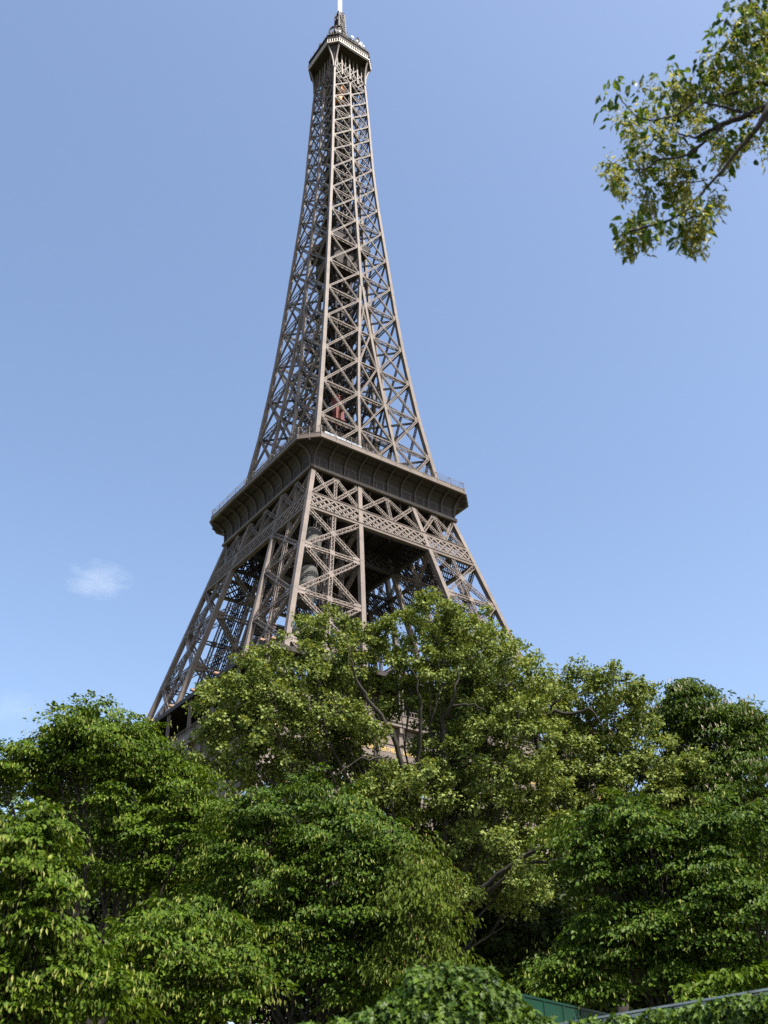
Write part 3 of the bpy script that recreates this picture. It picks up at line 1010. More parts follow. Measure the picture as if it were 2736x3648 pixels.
UPV = np.array([0, 0, 1.0])
def sphere_dirs(n):
    v = rng.normal(size=(n, 3)); return nrm(v)

def sprays(lobes, area_per, spread, nleaf, mode, dens=6.0):
    """leafy twig pads over the skins of the crown lobes -> base, direction, normal of each leaf, and pad centres"""
    Cs, Os, Ss = [], [], []
    allc = np.array([l[0] for l in lobes]); allr = np.array([l[1] for l in lobes])
    for c, r in lobes:
        if mode == 'tier':      # storeys of drooping boughs
            k = max(4, int(round(dens*(r/spread)**2)))
            a = (np.arange(k)+rng.uniform(-.45, .45, k))*2*math.pi*1.618+rng.uniform(0, 6)
            el = np.arcsin(np.clip((np.arange(k)+rng.uniform(.1, .9, k))/k, 0, .97))-rng.uniform(0, .25, k)
            d = np.stack([np.cos(a)*np.cos(el), np.sin(a)*np.cos(el), np.sin(el)], 1)
            f = rng.uniform(.72, 1.18, k)
            P = c+d*(r*f)[:, None]*np.array([1, 1, .95])
            Cs.append(P); Os.append(nrm(d*np.array([1, 1, .6])+UPV*.12)); Ss.append(rng.uniform(.6, 1.35, k))
            # young shoots standing out of the outline
            d = sphere_dirs(3); d[:, 2] = np.abs(d[:, 2])*1.2+.25; d = nrm(d)
            Cs.append(c+d*(r*rng.uniform(1.05, 1.42, 3))[:, None]); Os.append(d); Ss.append(rng.uniform(.28, .55, 3))
            continue
        n = int(max(6, 4*math.pi*r*r/area_per))
        d = sphere_dirs(n)
        d[:, 2] = np.where(d[:, 2] < -.25, -d[:, 2]*rng.uniform(.2, 1, n), d[:, 2]); d = nrm(d)
        f = np.where(rng.random(n) < .82, rng.uniform(.76, 1.22, n), rng.uniform(.40, .76, n))
        Cs.append(c+d*(r*f)[:, None]*np.array([1, 1, .92])); Os.append(d); Ss.append(rng.uniform(.55, 1.3, n))
    C = np.concatenate(Cs); O = np.concatenate(Os); SC = np.concatenate(Ss)
    # drop pads deep inside a neighbouring lobe
    dist = np.min(np.linalg.norm(C[:, None]-allc[None], axis=2)/allr[None], axis=1)
    keep = (dist > (.30 if mode == 'tier' else .58))
    C, O, SC = C[keep], O[keep], SC[keep]
    Z = C[:, 2] > GZ+.8
    return C[Z], O[Z], SC[Z]

def pad_leaves(C, O, spread, nleaf, L, mode, SC=None):
    n = len(C)
    sp = spread*(rng.uniform(.65, 1.3, n) if SC is None else SC)
    out = O*np.array([1, 1, .25]); out = nrm(out)
    sid = nrm(np.cross(out, UPV)); up = np.cross(sid, out)
    k = nleaf
    if mode == 'tier':      # drooping umbrella pads: lindens, chestnuts
        a = rng.uniform(-1.15, .85, (n, k)); b = rng.normal(0, .40, (n, k))*(1.05-.35*np.abs(a)); h = rng.normal(0, .06, (n, k))
        r2 = a*a+b*b
        dz = -.42*b*b-.62*np.maximum(a, -.1)**2+.06*a
        P = C[:, None]+sp[:, None, None]*(out[:, None]*a[..., None]+sid[:, None]*b[..., None]+up[:, None]*(h+dz)[..., None])
        T = out[:, None]*(.55+a[..., None]*.9)+sid[:, None]*b[..., None]*.9-UPV*(.55+.3*rng.random((n, k, 1)))+rng.normal(0, .28, (n, k, 3))
        N = UPV*1.0+out[:, None]*.55+rng.normal(0, .33, (n, k, 3))
    elif mode == 'clump':   # loose round tufts: planes
        v = nrm(rng.normal(size=(n, k, 3)))*rng.uniform(.25, 1, (n, k, 1))*.85
        P = C[:, None]+sp[:, None, None]*v*np.array([1, 1, .62])
        T = v*.8+O[:, None]*.4+rng.normal(0, .45, (n, k, 3))-UPV*.35
        N = v*.9+O[:, None]*.5+UPV*.6+rng.normal(0, .45, (n, k, 3))
    elif mode == 'fine':    # feathery hanging sprays
        a = rng.normal(0, .5, (n, k)); b = rng.normal(0, .5, (n, k)); h = rng.normal(0, .25, (n, k))
        P = C[:, None]+sp[:, None, None]*(out[:, None]*a[..., None]+sid[:, None]*b[..., None]+up[:, None]*(h-.35*(a*a+b*b))[..., None])
        T = out[:, None]*.5-UPV*.9+rng.normal(0, .35, (n, k, 3))
        N = UPV*.7+out[:, None]*.8+rng.normal(0, .4, (n, k, 3))
    P = P.reshape(-1, 3); T = T.reshape(-1, 3); N = N.reshape(-1, 3)
    return P, T, N

def limb(mb, p, q, r0, r1, sag=.1, n=7, jit=.05, k=7):
    p = np.array(p, float); q = np.array(q, float)
    t = np.linspace(0, 1, n)[:, None]
    L = np.linalg.norm(q-p)
    pts = p+(q-p)*t
    pts += np.sin(t*math.pi)*np.array([0, 0, -1.0])*L*sag
    j = rng.normal(0, jit*L/n, (n, 3)); j[0] = 0; j[-1] = 0
    pts += j
    mb.tube(pts, np.linspace(r0, r1, n), k)
    return pts

def lobes_px(spec, D0, depth_fill=True, jd=1.0):
    """crown lobes given where the photograph shows them: (px, py, radius px, depth offset m)"""
    out = []
    for s in spec:
        px, py, rp = s[:3]; dd = s[3] if len(s) > 3 else 0.0
        D = D0+dd
        D += rng.uniform(-.6, .6)*rp*D0/FPX*jd
        c = at(px, py, D)
        r = rp*np.linalg.norm(c-CAM)/FPX*1.0
        out.append((c, r))
    if depth_fill:
        h = np.array([_fw[0], _fw[1], 0]); h /= np.linalg.norm(h)
        for c, r in list(out)[::2]:
            c2 = c+h*r*1.25; c2[2] -= r*.1
            out.append((c2, r*.95))
    return out

def tree(name, label, cat, spec, D0, leafm, barkm, L, mode, area_per, spread, nleaf, group=None, shape='kite', trunk_px=None,
         bract=None, trunk_r=.28, fill=True, limbs=None, wid=.85, twigs=.5, core=2.2, bup=-1.0, dens=6.0):
    lobes = lobes_px(spec, D0, fill)
    cs = np.array([l[0] for l in lobes]); rs = np.array([l[1] for l in lobes])
    cen = (cs*rs[:, None]**2).sum(0)/(rs**2).sum()
    base = np.array([cen[0], cen[1], GZ])
    if trunk_px is not None:
        b = at(trunk_px[0], trunk_px[1], D0); base = np.array([b[0], b[1], GZ])
    root = tag(empty(name, tuple(base)), label, cat, group)
    C, O, SC = sprays(lobes, area_per, spread, nleaf, mode, dens)
    P, T, N = pad_leaves(C, O, spread, nleaf, L, mode, SC)
    if mode != 'fine':      # small shoots carry fewer leaves
        kk = rng.random(len(P)) < np.clip(SC*1.25, .25, 1).repeat(nleaf)
        P, T, N = P[kk], T[kk], N[kk]
    # sparse inner foliage
    for c, r in lobes:
        k = int(core*r*r/(L*L))
        d = sphere_dirs(k)*(r*rng.uniform(.1, .55, k))[:, None]*np.array([1, 1, .8])-UPV*r*.12
        P = np.concatenate([P, c+d]); T = np.concatenate([T, rng.normal(0, 1, (k, 3))-UPV*.6]); N = np.concatenate([N, rng.normal(0, .6, (k, 3))+UPV])
    ok = P[:, 2] > GZ+.3
    P, T, N = P[ok], T[ok], N[ok]
    ll = L*rng.uniform(.5, 1.4, len(P))
    o = leaves_mesh('crown', P-base, T, N, ll, ll*wid*rng.uniform(.8, 1.1, len(P)), leafm, root, shape=shape)
    if bract:
        bm_, frac, bl = bract
        idx = rng.choice(len(C), int(len(C)*.75), replace=False)
        k = max(2, int(nleaf*frac))
        sel = []
        Cb, Ob = C[idx], O[idx]
        Pb, Tb, Nb = pad_leaves(Cb, Ob, spread*1.0, k, L, mode)
        Pb = Pb+Ob.repeat(k, 0)*np.array([1, 1, 0])*spread*.22
        Tb = Tb*.30+bup*UPV+rng.normal(0, .16, Tb.shape)
        Nb = Ob.repeat(k, 0)*1.0+UPV*.25+rng.normal(0, .3, Tb.shape)
        lb = bl*rng.uniform(.7, 1.25, len(Pb))
        leaves_mesh('flower_bracts', Pb-base-UPV*.03, Tb, Nb, lb, lb*.33, bm_, root, shape='kite', fold=.1)['kind'] = 'stuff'
    mb = MB()
    top = cen-base
    fork = top*np.array([.8, .8, .45]); fork[2] = max(1.8, min(fork[2], 9))
    limb(mb, (0, 0, -.15), fork, trunk_r, trunk_r*.8, 0, 6, .03, 9)
    for i, (c, r) in enumerate(lobes[:max(6, int(len(spec)*.7))]):
        q = c-base
        e = limb(mb, fork*(.85+.15*rng.random()), q+np.array([0, 0, -r*.25]), trunk_r*.26, trunk_r*.08, .06, 8, .12, 6)
        for j in range(4):
            d = nrm(rng.normal(size=3)+np.array([0, 0, .35]))
            limb(mb, e[5+j % 3], q+d*r*.6, trunk_r*.08, .008, .05, 5, .1, 4)
    if twigs:
        sel = rng.choice(len(C), int(len(C)*twigs*.4), replace=False)
        for i in sel:
            c = C[i]-base; k = np.argmin(np.linalg.norm(cs-C[i], axis=1)); q = cs[k]-base
            limb(mb, c+(q-c)*.55, c, .022, .008, .05, 3, .1, 3)
    for lim in (limbs or []):
        pts = np.array([at(x, y, D0+(dd if dd else 0))-base for x, y, dd, _ in lim])
        rr = np.array([q[3] for q in lim])
        t = np.arange(len(pts)); tt = np.linspace(0, len(pts)-1, (len(pts)-1)*4+1)
        pp_ = np.stack([np.interp(tt, t, pts[:, i]) for i in range(3)], 1)
        pp_[1:-1] += rng.normal(0, .06, pp_[1:-1].shape)
        mb.tube(pp_, np.interp(tt, t, rr), 7)
    mb.build('trunk', barkm, root, smooth=True)
    return root

LINDEN = leaf_mat('linden_leaf', (0.0230, 0.0525, 0.0035), (0.0868, 0.1355, 0.0090), trans=.28, rough=.55, spec=.12)
LINDEN2 = leaf_mat('linden_leaf_cool', (0.0189, 0.0457, 0.0041), (0.0690, 0.1148, 0.0097), trans=.26, rough=.5, spec=.12)
BRACT = leaf_mat('linden_bract', (0.1722, 0.2101, 0.0364), (0.2980, 0.3117, 0.0861), trans=.3, rough=.6, spec=.12)
PLANE = leaf_mat('plane_leaf', (0.0420, 0.0759, 0.0110), (0.2100, 0.2472, 0.0660), trans=.24, rough=.55, spec=.12)
CHEST = leaf_mat('chestnut_leaf', (0.0253, 0.0540, 0.0054), (0.0809, 0.1247, 0.0139), trans=.24, rough=.5, spec=.12)
CANDLE = leaf_mat('chestnut_blossom', (0.2618, 0.2310, 0.1540), (0.4004, 0.3542, 0.2618), trans=.2)
FINE = leaf_mat('fine_leaf', (0.0471, 0.0764, 0.0069), (0.0900, 0.1238, 0.0156), trans=.28, rough=.55, spec=.12)
REDBUD = leaf_mat('rusty_seed_tuft', (0.2079, 0.1386, 0.0462), (0.3234, 0.2156, 0.0847), trans=.2)
IVY = leaf_mat('ivy_leaf', (0.0168, 0.0430, 0.0034), (0.0821, 0.1331, 0.0119), trans=.15, rough=.45, spec=.2)
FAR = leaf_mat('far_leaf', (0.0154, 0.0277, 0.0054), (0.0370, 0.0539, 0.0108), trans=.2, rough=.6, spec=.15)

# ---- the big plane trees behind
tree('plane_tree', 'tall olive green plane tree with dark forking limbs in front of the tower', 'tree',
     [(1540, 2235, 115), (1440, 2300, 110), (1660, 2300, 130), (1780, 2380, 130), (1860, 2480, 120), (1170, 2270, 95), (1080, 2260, 60),
      (1290, 2330, 90), (1220, 2420, 120), (1060, 2430, 130), (900, 2420, 100), (820, 2520, 110), (980, 2560, 140), (860, 2650, 140),
      (1120, 2610, 130), (800, 2740, 110), (960, 2760, 130), (1120, 2760, 110, 2), (1590, 2430, 130), (1720, 2530, 140), (1600, 2600, 110, 3),
      (1830, 2640, 150), (1690, 2730, 150), (1560, 2800, 120, 3), (1390, 2780, 70, 3), (1820, 2820, 160), (1690, 2920, 150), (1850, 2980, 150, 3),
      (1720, 3080, 140), (1820, 3200, 140, 3), (1600, 3060, 110, 3), (1230, 2770, 90, 4), (1340, 2900, 110, 4), (1330, 2600, 55, -1), (1400, 2800, 80, -1), (1500, 2770, 80, -1), (1300, 2850, 80), (1470, 2890, 90), (1420, 2410, 60), (1530, 2570, 50, 1), (1290, 2680, 65, 1), (1460, 2520, 45, 1), (1250, 2560, 70), (1540, 2680, 60, 1), (1380, 2530, 40, 1), (760, 2640, 60), (1980, 2960, 60, -4.5), (1760, 3010, 60, -4), (1890, 3140, 55, -4), (2060, 3090, 60, -4.6), (1640, 3180, 60, -2)],
     50, PLANE, BARK_P, .17, 'clump', 1.12, .64, 84, shape='kite', trunk_px=(1500, 3060), trunk_r=.42, wid=.95, twigs=.25, fill=True,
     limbs=[[(1500, 3300, 0.6, 0.242), (1490, 3000, 0.6, 0.203), (1460, 2860, 0.1, 0.174), (1425, 2720, -0.4, 0.145), (1395, 2600, -0.9, 0.126), (1330, 2510, -1.4, 0.097), (1270, 2420, -1.9, 0.068), (1245, 2340, -2.4, 0.044), (1235, 2260, -2.4, 0.024)],
            [(1590, 3050, 0.6, 0.165), (1575, 2850, -0.4, 0.145), (1580, 2650, -0.9, 0.130), (1582, 2560, -1.4, 0.116), (1610, 2510, -1.9, 0.087), (1625, 2450, -2.4, 0.058), (1640, 2380, -2.4, 0.029)],
            [(1600, 2520, -1.7, 0.077), (1660, 2510, -2.0, 0.058), (1730, 2530, -2.4, 0.034)],
            [(1490, 2900, 0.1, 0.126), (1495, 2700, -0.4, 0.106), (1500, 2540, -1.2, 0.082), (1490, 2440, -1.6, 0.058), (1460, 2380, -1.9, 0.029)],
            [(1560, 3320, 0.6, 0.169), (1700, 3180, -1.4, 0.136), (1850, 3060, -2.4, 0.106), (2000, 2985, -3.4, 0.077), (2080, 2950, -3.9, 0.048), (2160, 2890, -4.2, 0.031), (2230, 2800, -4.4, 0.012)],
            [(1640, 3250, -0.4, 0.116), (1860, 3080, -2.9, 0.092), (2050, 3050, -3.9, 0.063), (2150, 3070, -4.2, 0.039), (2240, 3030, -4.4, 0.012)],
            [(1395, 2700, -0.9, 0.068), (1330, 2700, -1.4, 0.048), (1260, 2710, -1.9, 0.034), (1200, 2760, -2.4, 0.020)]])
tree('plane_tree', 'olive plane tree with arching bare limb, between the tallest plane tree and the chestnut', 'tree',
     [(1985, 2480, 85), (2080, 2460, 90), (2190, 2470, 95), (2260, 2500, 70), (2010, 2570, 90), (2170, 2580, 90), (2280, 2590, 60), (2060, 2700, 110),
      (2200, 2720, 110), (2340, 2740, 100), (2420, 2800, 80), (2260, 2840, 130), (2100, 2840, 130), (1980, 2760, 110), (2400, 2890, 90), (2000, 2900, 120), (2140, 2960, 130), (2460, 2720, 50)],
     54, PLANE, BARK_P, .17, 'clump', 1.12, .64, 84, shape='kite', trunk_px=(2050, 3100), trunk_r=.34, wid=.95, twigs=.25, fill=True,
     limbs=[[(2050, 3000, 0.3, 0.240), (1980, 2800, -0.7, 0.192), (1900, 2620, -1.7, 0.136), (1920, 2560, -2.7, 0.112), (1980, 2535, -3.1, 0.104), (2060, 2540, -3.5, 0.088), (2110, 2525, -3.7, 0.056), (2150, 2600, -3.7, 0.032)],
            [(1960, 2535, -2.9, 0.072), (1980, 2500, -3.1, 0.056), (2020, 2440, -3.3, 0.032)]])
# ---- chestnut on the right
tree('chestnut_tree', 'dark green chestnut tree with upright blossom candles on the right skyline', 'tree',
     [(2390, 2540, 75), (2440, 2490, 60), (2470, 2465, 40), (2560, 2560, 70), (2650, 2560, 55), (2350, 2620, 80), (2490, 2580, 95), (2590, 2620, 85), (2680, 2610, 70), (2740, 2650, 90), (2550, 2740, 130), (2680, 2760, 140),
      (2440, 2700, 90), (2600, 2880, 130), (2730, 2900, 130), (2500, 2860, 90), (2540, 2550, 30), (2690, 2570, 30)],
     57, CHEST, BARK, .24, 'tier', 1, 1.25, 150, shape='kite', trunk_r=.35, wid=.5, twigs=.25, bup=1.2, bract=(CANDLE, .07, .26))
# ---- trees beyond, closing the view under the crowns
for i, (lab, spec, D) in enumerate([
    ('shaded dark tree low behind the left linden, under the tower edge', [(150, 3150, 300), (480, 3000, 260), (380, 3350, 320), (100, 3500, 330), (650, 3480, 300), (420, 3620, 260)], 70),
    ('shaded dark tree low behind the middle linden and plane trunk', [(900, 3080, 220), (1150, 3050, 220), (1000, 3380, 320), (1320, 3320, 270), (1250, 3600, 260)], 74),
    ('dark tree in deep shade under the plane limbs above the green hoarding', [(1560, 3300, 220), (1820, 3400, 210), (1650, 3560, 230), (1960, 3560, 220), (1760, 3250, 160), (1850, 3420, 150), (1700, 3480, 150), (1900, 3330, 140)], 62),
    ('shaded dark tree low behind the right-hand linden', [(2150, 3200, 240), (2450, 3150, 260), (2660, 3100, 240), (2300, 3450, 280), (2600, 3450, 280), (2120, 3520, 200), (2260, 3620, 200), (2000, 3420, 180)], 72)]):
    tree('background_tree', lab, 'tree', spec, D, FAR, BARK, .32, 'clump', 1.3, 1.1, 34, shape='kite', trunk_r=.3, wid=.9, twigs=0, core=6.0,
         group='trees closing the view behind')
# ---- lindens in front
LB = (BRACT, .15, .10)
tree('linden_tree', 'large bright green linden with pale hanging bracts, tallest tree at left', 'tree',
     [(295, 2590, 70), (400, 2600, 76), (215, 2620, 55), (480, 2640, 80), (195, 2670, 90), (310, 2700, 140), (450, 2730, 130), (570, 2710, 80), (95, 2700, 70), (20, 2750, 60), (640, 2770, 80), (560, 2840, 120),
      (680, 2880, 80), (400, 2870, 110), (150, 2790, 70), (480, 2980, 110), (640, 3000, 100), (330, 2990, 50), (580, 3120, 90), (700, 3130, 70), (-60, 2740, 45), (240, 3080, 60), (430, 3120, 60)],
     29, LINDEN, BARK, 0.122, 'tier', 1, .86, 190, shape='kite', trunk_r=.26, bract=LB, trunk_px=(380, 3300), wid=.74, twigs=.25)
tree('linden_tree', 'green linden with drooping tiers of pale bracts left of the dark plane trunk', 'tree',
     [(960, 2890, 90), (1080, 2850, 80), (1190, 2900, 100), (860, 2960, 90), (1010, 3010, 120), (1170, 3050, 130), (1310, 3010, 110), (1420, 3000, 70), (1300, 3150, 130), (860, 3120, 110), (1020, 3200, 140),
      (760, 3060, 70), (1180, 3260, 140), (900, 3320, 130), (1340, 3300, 110), (1060, 3420, 130), (1220, 3450, 120), (1380, 3430, 90), (760, 3230, 80), (1290, 3560, 90)],
     26, LINDEN2, BARK, 0.113, 'tier', 1, .80, 190, shape='kite', trunk_r=.22, bract=LB, wid=.74, twigs=.25)
tree('acacia_tree', 'feathery fine leaved tree with rusty tufts at the edge of the middle linden', 'tree',
     [(1470, 3060, 70), (1520, 3150, 85), (1480, 3240, 90), (1560, 3300, 90), (1500, 3390, 100), (1590, 3430, 80), (1430, 3150, 70), (1440, 3480, 100), (1600, 3540, 90)],
     25, FINE, BARK, .145, 'fine', .30, .50, 50, shape='kite', trunk_r=.14, bract=(REDBUD, .05, .10), wid=.46, twigs=.3)
tree('linden_tree', 'low linden bough tier of yellow green leaves at bottom left of centre', 'tree',
     [(560, 3330, 90), (680, 3330, 100), (800, 3420, 100), (450, 3400, 90), (600, 3440, 110), (900, 3480, 80), (720, 3530, 110), (540, 3560, 110), (860, 3590, 90), (400, 3520, 80), (640, 3640, 100)],
     21, LINDEN, BARK, 0.095, 'tier', 1, .68, 170, shape='leaf', trunk_r=.18, bract=LB, wid=.74, twigs=.25, fill=False)
tree('linden_tree', 'nearest linden with large light green leaves at the left edge of the picture', 'tree',
     [(60, 2990, 90), (150, 2950, 70), (-40, 3060, 110), (100, 3090, 90), (30, 3190, 110), (170, 3180, 60), (130, 3300, 90), (20, 3360, 120), (230, 3380, 80), (170, 3470, 110), (330, 3450, 80), (50, 3540, 130),
      (240, 3590, 110), (380, 3560, 60), (120, 3660, 110)],
     17, LINDEN, BARK, 0.095, 'tier', 1, .58, 150, shape='leaf', trunk_r=.2, bract=LB, wid=.76, twigs=.25, fill=False)
tree('linden_tree', 'broad green linden at right in front of the chestnut with glossy drooping leaves', 'tree',
     [(2130, 2960, 70), (2230, 2920, 80), (2080, 3040, 80), (2210, 3040, 100), (2330, 2980, 90), (2450, 2960, 90), (2580, 2960, 90), (2700, 2990, 100), (2360, 3090, 100), (2500, 3080, 110), (2640, 3110, 110), (2160, 3130, 60),
      (2260, 3200, 110), (2420, 3220, 120), (2580, 3240, 120), (2720, 3230, 110), (2180, 3300, 80), (2340, 3340, 110), (2470, 3350, 90), (2640, 3360, 110), (2100, 3410, 70), (2240, 3430, 80), (2010, 3470, 60), (2400, 3470, 70), (2560, 3470, 80), (2720, 3460, 80), (2150, 3520, 60)],
     23, LINDEN2, BARK, 0.095, 'tier', 1, .74, 200, shape='leaf', trunk_r=.22, bract=(BRACT, .06, .10), wid=.74, twigs=.25)
tree('linden_tree', 'low linden sprays just above the pale coping rail at the lower right', 'tree',
     [(2470, 3560, 50), (2640, 3500, 60), (2720, 3560, 60), (2560, 3540, 40), (1960, 3530, 34, 7), (2020, 3560, 30, 7)],
     20, LINDEN, BARK, .12, 'tier', 1, .5, 110, shape='leaf', trunk_r=.1, bract=(BRACT, .05, .10), wid=.74, twigs=.25, fill=False)

# ================================================================== WALL, IVY, HOARDING
RZ = CAM[2]+1.42
ra, rb_ = atz(1960, 3660, RZ), atz(2900, 3505, RZ)
dirr = nrm(rb_-ra); nor = np.array([dirr[1], -dirr[0], 0]); 
if nor @ (CAM-ra) < 0: nor = -nor
wall = tag(empty('garden_wall', (0, 0, 0)), 'ivy grown wall with a pale grey coping rail at the lower right', 'wall')
wm = MB()
WL = 9.0
pA = ra-dirr*WL; pB = rb_+dirr*3
wm.beam((pA+pB)/2*[1, 1, 0]+[0, 0, GZ-.2], (pA+pB)/2*[1, 1, 0]+[0, 0, RZ-.16], np.linalg.norm(pB-pA), .3, tuple(nor))
RENDER = mat('weathered_render', (0.30, 0.28, 0.24), rough=.9, var=.25, scale=1.5, bump=.3)
RAIL = mat('pale_grey_coping', (0.52, 0.52, 0.50), rough=.55, var=.12, scale=5.0)
# the wall is built as a run of panels between piers
wm = MB()
n_w = 8
for i in range(n_w):
    a = pA+(pB-pA)*i/n_w; b = pA+(pB-pA)*(i+1)/n_w
    wm.beam((*(a[:2]), (GZ+RZ-.3)/2), (*(b[:2]), (GZ+RZ-.3)/2), .25, RZ-.12-GZ, (0, 0, 1))
o = wm.build('wall_panel', RENDER, wall)
pm_ = MB()
pm_.beam((ra[0], ra[1], RZ-.045), (pB[0], pB[1], RZ-.045), .12, .07, (0, 0, 1))
pm_.beam((ra[0]-dirr[0]*.0, ra[1], RZ+.012), (pB[0], pB[1], RZ+.012), .17, .024, (0, 0, 1))
pm_.build('coping_rail', RAIL, wall)

def ivy_blob(name, label, lobes, n_per, L, group=None, face=None):
    cs = np.array([c for c, r in lobes])
    base = np.array([cs[:, 0].mean(), cs[:, 1].mean(), GZ])
    root = tag(empty(name, tuple(base)), label, 'ivy', group)
    Ps, Ts, Ns = [], [], []
    for c, r in lobes:
        rv = np.array([r, r, r]) if np.isscalar(r) else np.array(r)
        n = int(n_per*4*math.pi*rv.mean()**2)
        d = sphere_dirs(n)
        # billowing surface
        bil = 1+.10*np.sin(d[:, 0]*9+c[0]*3)*np.sin(d[:, 1]*8+c[1])*np.cos(d[:, 2]*7)
        P = c+d*rv*(bil*rng.uniform(.86, 1.06, n))[:, None]
        T = -UPV*.85+d*.55+rng.normal(0, .35, (n, 3))
        N = d*.9+UPV*.45+rng.normal(0, .3, (n, 3))
        keep = P[:, 2] > GZ
        Ps.append(P[keep]); Ts.append(T[keep]); Ns.append(N[keep])
    P = np.concatenate(Ps); T = np.concatenate(Ts); N = np.concatenate(Ns)
    ll = L*rng.uniform(.6, 1.3, len(P))
    leaves_mesh('foliage', P-base, T, N, ll, ll*rng.uniform(.85, 1.1, len(P)), IVY, root, shape='ivy', fold=.18, droop=.2)
    mb = MB()
    for c, r in lobes:
        rv = np.mean(r)
        for j in range(5):
            d = nrm(rng.normal(size=3)); q = c-base
            limb(mb, np.array([q[0]*.9, q[1]*.9, 0.0]) if j == 0 else q, q+d*rv*.8, .03, .01, .05, 5, .15, 5)
    mb.build('stem', BARK, root, smooth=True)
    return root

D_I = 11.0
def iv(px, py, rp, dd=0):
    c = at(px, py, D_I+dd); return (c, rp*np.linalg.norm(c-CAM)/FPX)
ivy_blob('ivy_mound', 'thick glossy ivy mound swelling over the wall at bottom centre',
         [iv(1500, 3547, 78), (iv(1600, 3532, 80)), iv(1710, 3537, 75), iv(1780, 3582, 70), iv(1420, 3622, 70), iv(1520, 3632, 100), iv(1660, 3632, 100), iv(1800, 3662, 70), iv(1590, 3742, 130), iv(1440, 3742, 110), iv(1760, 3762, 110), iv(1870, 3662, 60), iv(1940, 3702, 60), iv(1830, 3612, 45), iv(1470, 3477, 26), iv(1560, 3462, 28), iv(1650, 3472, 24), iv(1730, 3484, 26), iv(1790, 3532, 22), iv(1385, 3582, 26), iv(1610, 3447, 16), iv(1510, 3450, 14)],
         800, .072)
ivy_blob('ivy_mound', 'lower ivy growth trailing left of the big ivy mound along the bottom edge',
         [iv(1310, 3672, 60), iv(1210, 3702, 60), iv(1100, 3722, 65), iv(1000, 3742, 60), iv(1250, 3762, 90), iv(1100, 3792, 100), iv(900, 3762, 60)],
         800, .072)
wl = []
for i in range(26):
    t = i/25
    c = ra-dirr*1.2+(pB-dirr*1.0-(ra-dirr*1.2))*t
    c = c.copy(); c += nor*rng.uniform(.08, .2); c[2] = RZ-.15-rng.uniform(0, .09)-(.0 if t > .1 else .1)
    wl.append((c, (.22, .22, .17)))
    c2 = c.copy(); c2[2] -= .35; wl.append((c2+nor*.05, (.24, .24, .26)))
    c3 = c.copy(); c3[2] -= .8; wl.append((c3+nor*.05, (.22, .22, .3)))
ivy_blob('ivy_curtain', 'ivy curtain hanging below the pale coping rail at the lower right', wl, 480, .075)

# green hoarding behind
HZ = CAM[2]+2.3
h0, h1 = atz(1770, 3530, HZ), atz(2260, 3640, HZ)
hd = nrm(h1-h0); hn = np.array([hd[1], -hd[0], 0])
if hn @ (CAM-h0) < 0: hn = -hn
GREEN = mat('dark_green_sheet', (0.002, 0.028, 0.016), rough=.6, var=.12, scale=1.2, spec=.3)
GREEN2 = mat('dark_green_frame', (0.005, 0.03, 0.02), rough=.5, var=.1, scale=2.0)
hoard = tag(empty('hoarding', (0, 0, 0)), 'dark green sheet hoarding showing behind the ivy mound and the coping rail', 'hoarding')
e0, e1 = h0-hd*3.0, h1+hd*6.0
hm = MB()
Lh = np.linalg.norm(e1-e0)
hm.beam((e0[0], e0[1], (GZ+HZ)/2), (e1[0], e1[1], (GZ+HZ)/2), .04, HZ-GZ, (0, 0, 1))
hm.build('sheet', GREEN, hoard)
hf = MB()
hf.beam((e0[0], e0[1], HZ+.02), (e1[0], e1[1], HZ+.02), .07, .04, (0, 0, 1))
for i in range(int(Lh/2)+1):
    q = e0+hd*i*2-hn*.06
    hf.beam((q[0], q[1], GZ), (q[0], q[1], HZ-.02), .06, .06, (0, 1, 0))
for i in range(int(Lh/.9)):
    q = e0+hd*(i*.9+.4)+hn*.03
    hf.beam((q[0], q[1], GZ), (q[0], q[1], HZ-.003), .035, .02, tuple(hn))
hf.build('frame', GREEN2, hoard)

# ================================================================== OVERHANGING BRANCH (top right, near)
OB_D = 7.2
LIND_N = leaf_mat('near_linden_leaf', (0.020, 0.050, 0.012), (0.085, 0.135, 0.022), trans=.45, rough=.65, spec=.12)
BLOSS = leaf_mat('linden_blossom', (0.13, 0.15, 0.035), (0.32, 0.32, 0.095), trans=.5)
def ob(px, py, dd=0.0): return at(px, py, OB_D+dd)
tb = ob(4300, 600, .8)
obase = np.array([tb[0], tb[1], GZ])
oroot = tag(empty('overhanging_tree', tuple(obase)), 'near linden branch with hanging blossom reaching in from the upper right corner', 'tree')
om = MB()
def obl(pts, r0, r1, pw=1.0):
    r0, r1 = r0*1.25, r1*1.35
    pts = np.array([ob(p[0], p[1], (p[2] if len(p) > 2 else 0)-.22)-obase for p in pts])
    t = np.arange(len(pts)); tt = np.linspace(0, len(pts)-1, (len(pts)-1)*5+1)
    q = np.stack([np.interp(tt, t, pts[:, i]) for i in range(3)], 1)
    ker = np.array([.25, .5, .25])
    for _ in range(3):
        q[1:-1] = .25*q[:-2]+.5*q[1:-1]+.25*q[2:]
    q[1:-1] += rng.normal(0, .004, q[1:-1].shape)
    om.tube(q, r1+(r0-r1)*np.linspace(1, 0, len(q))**pw, 8)
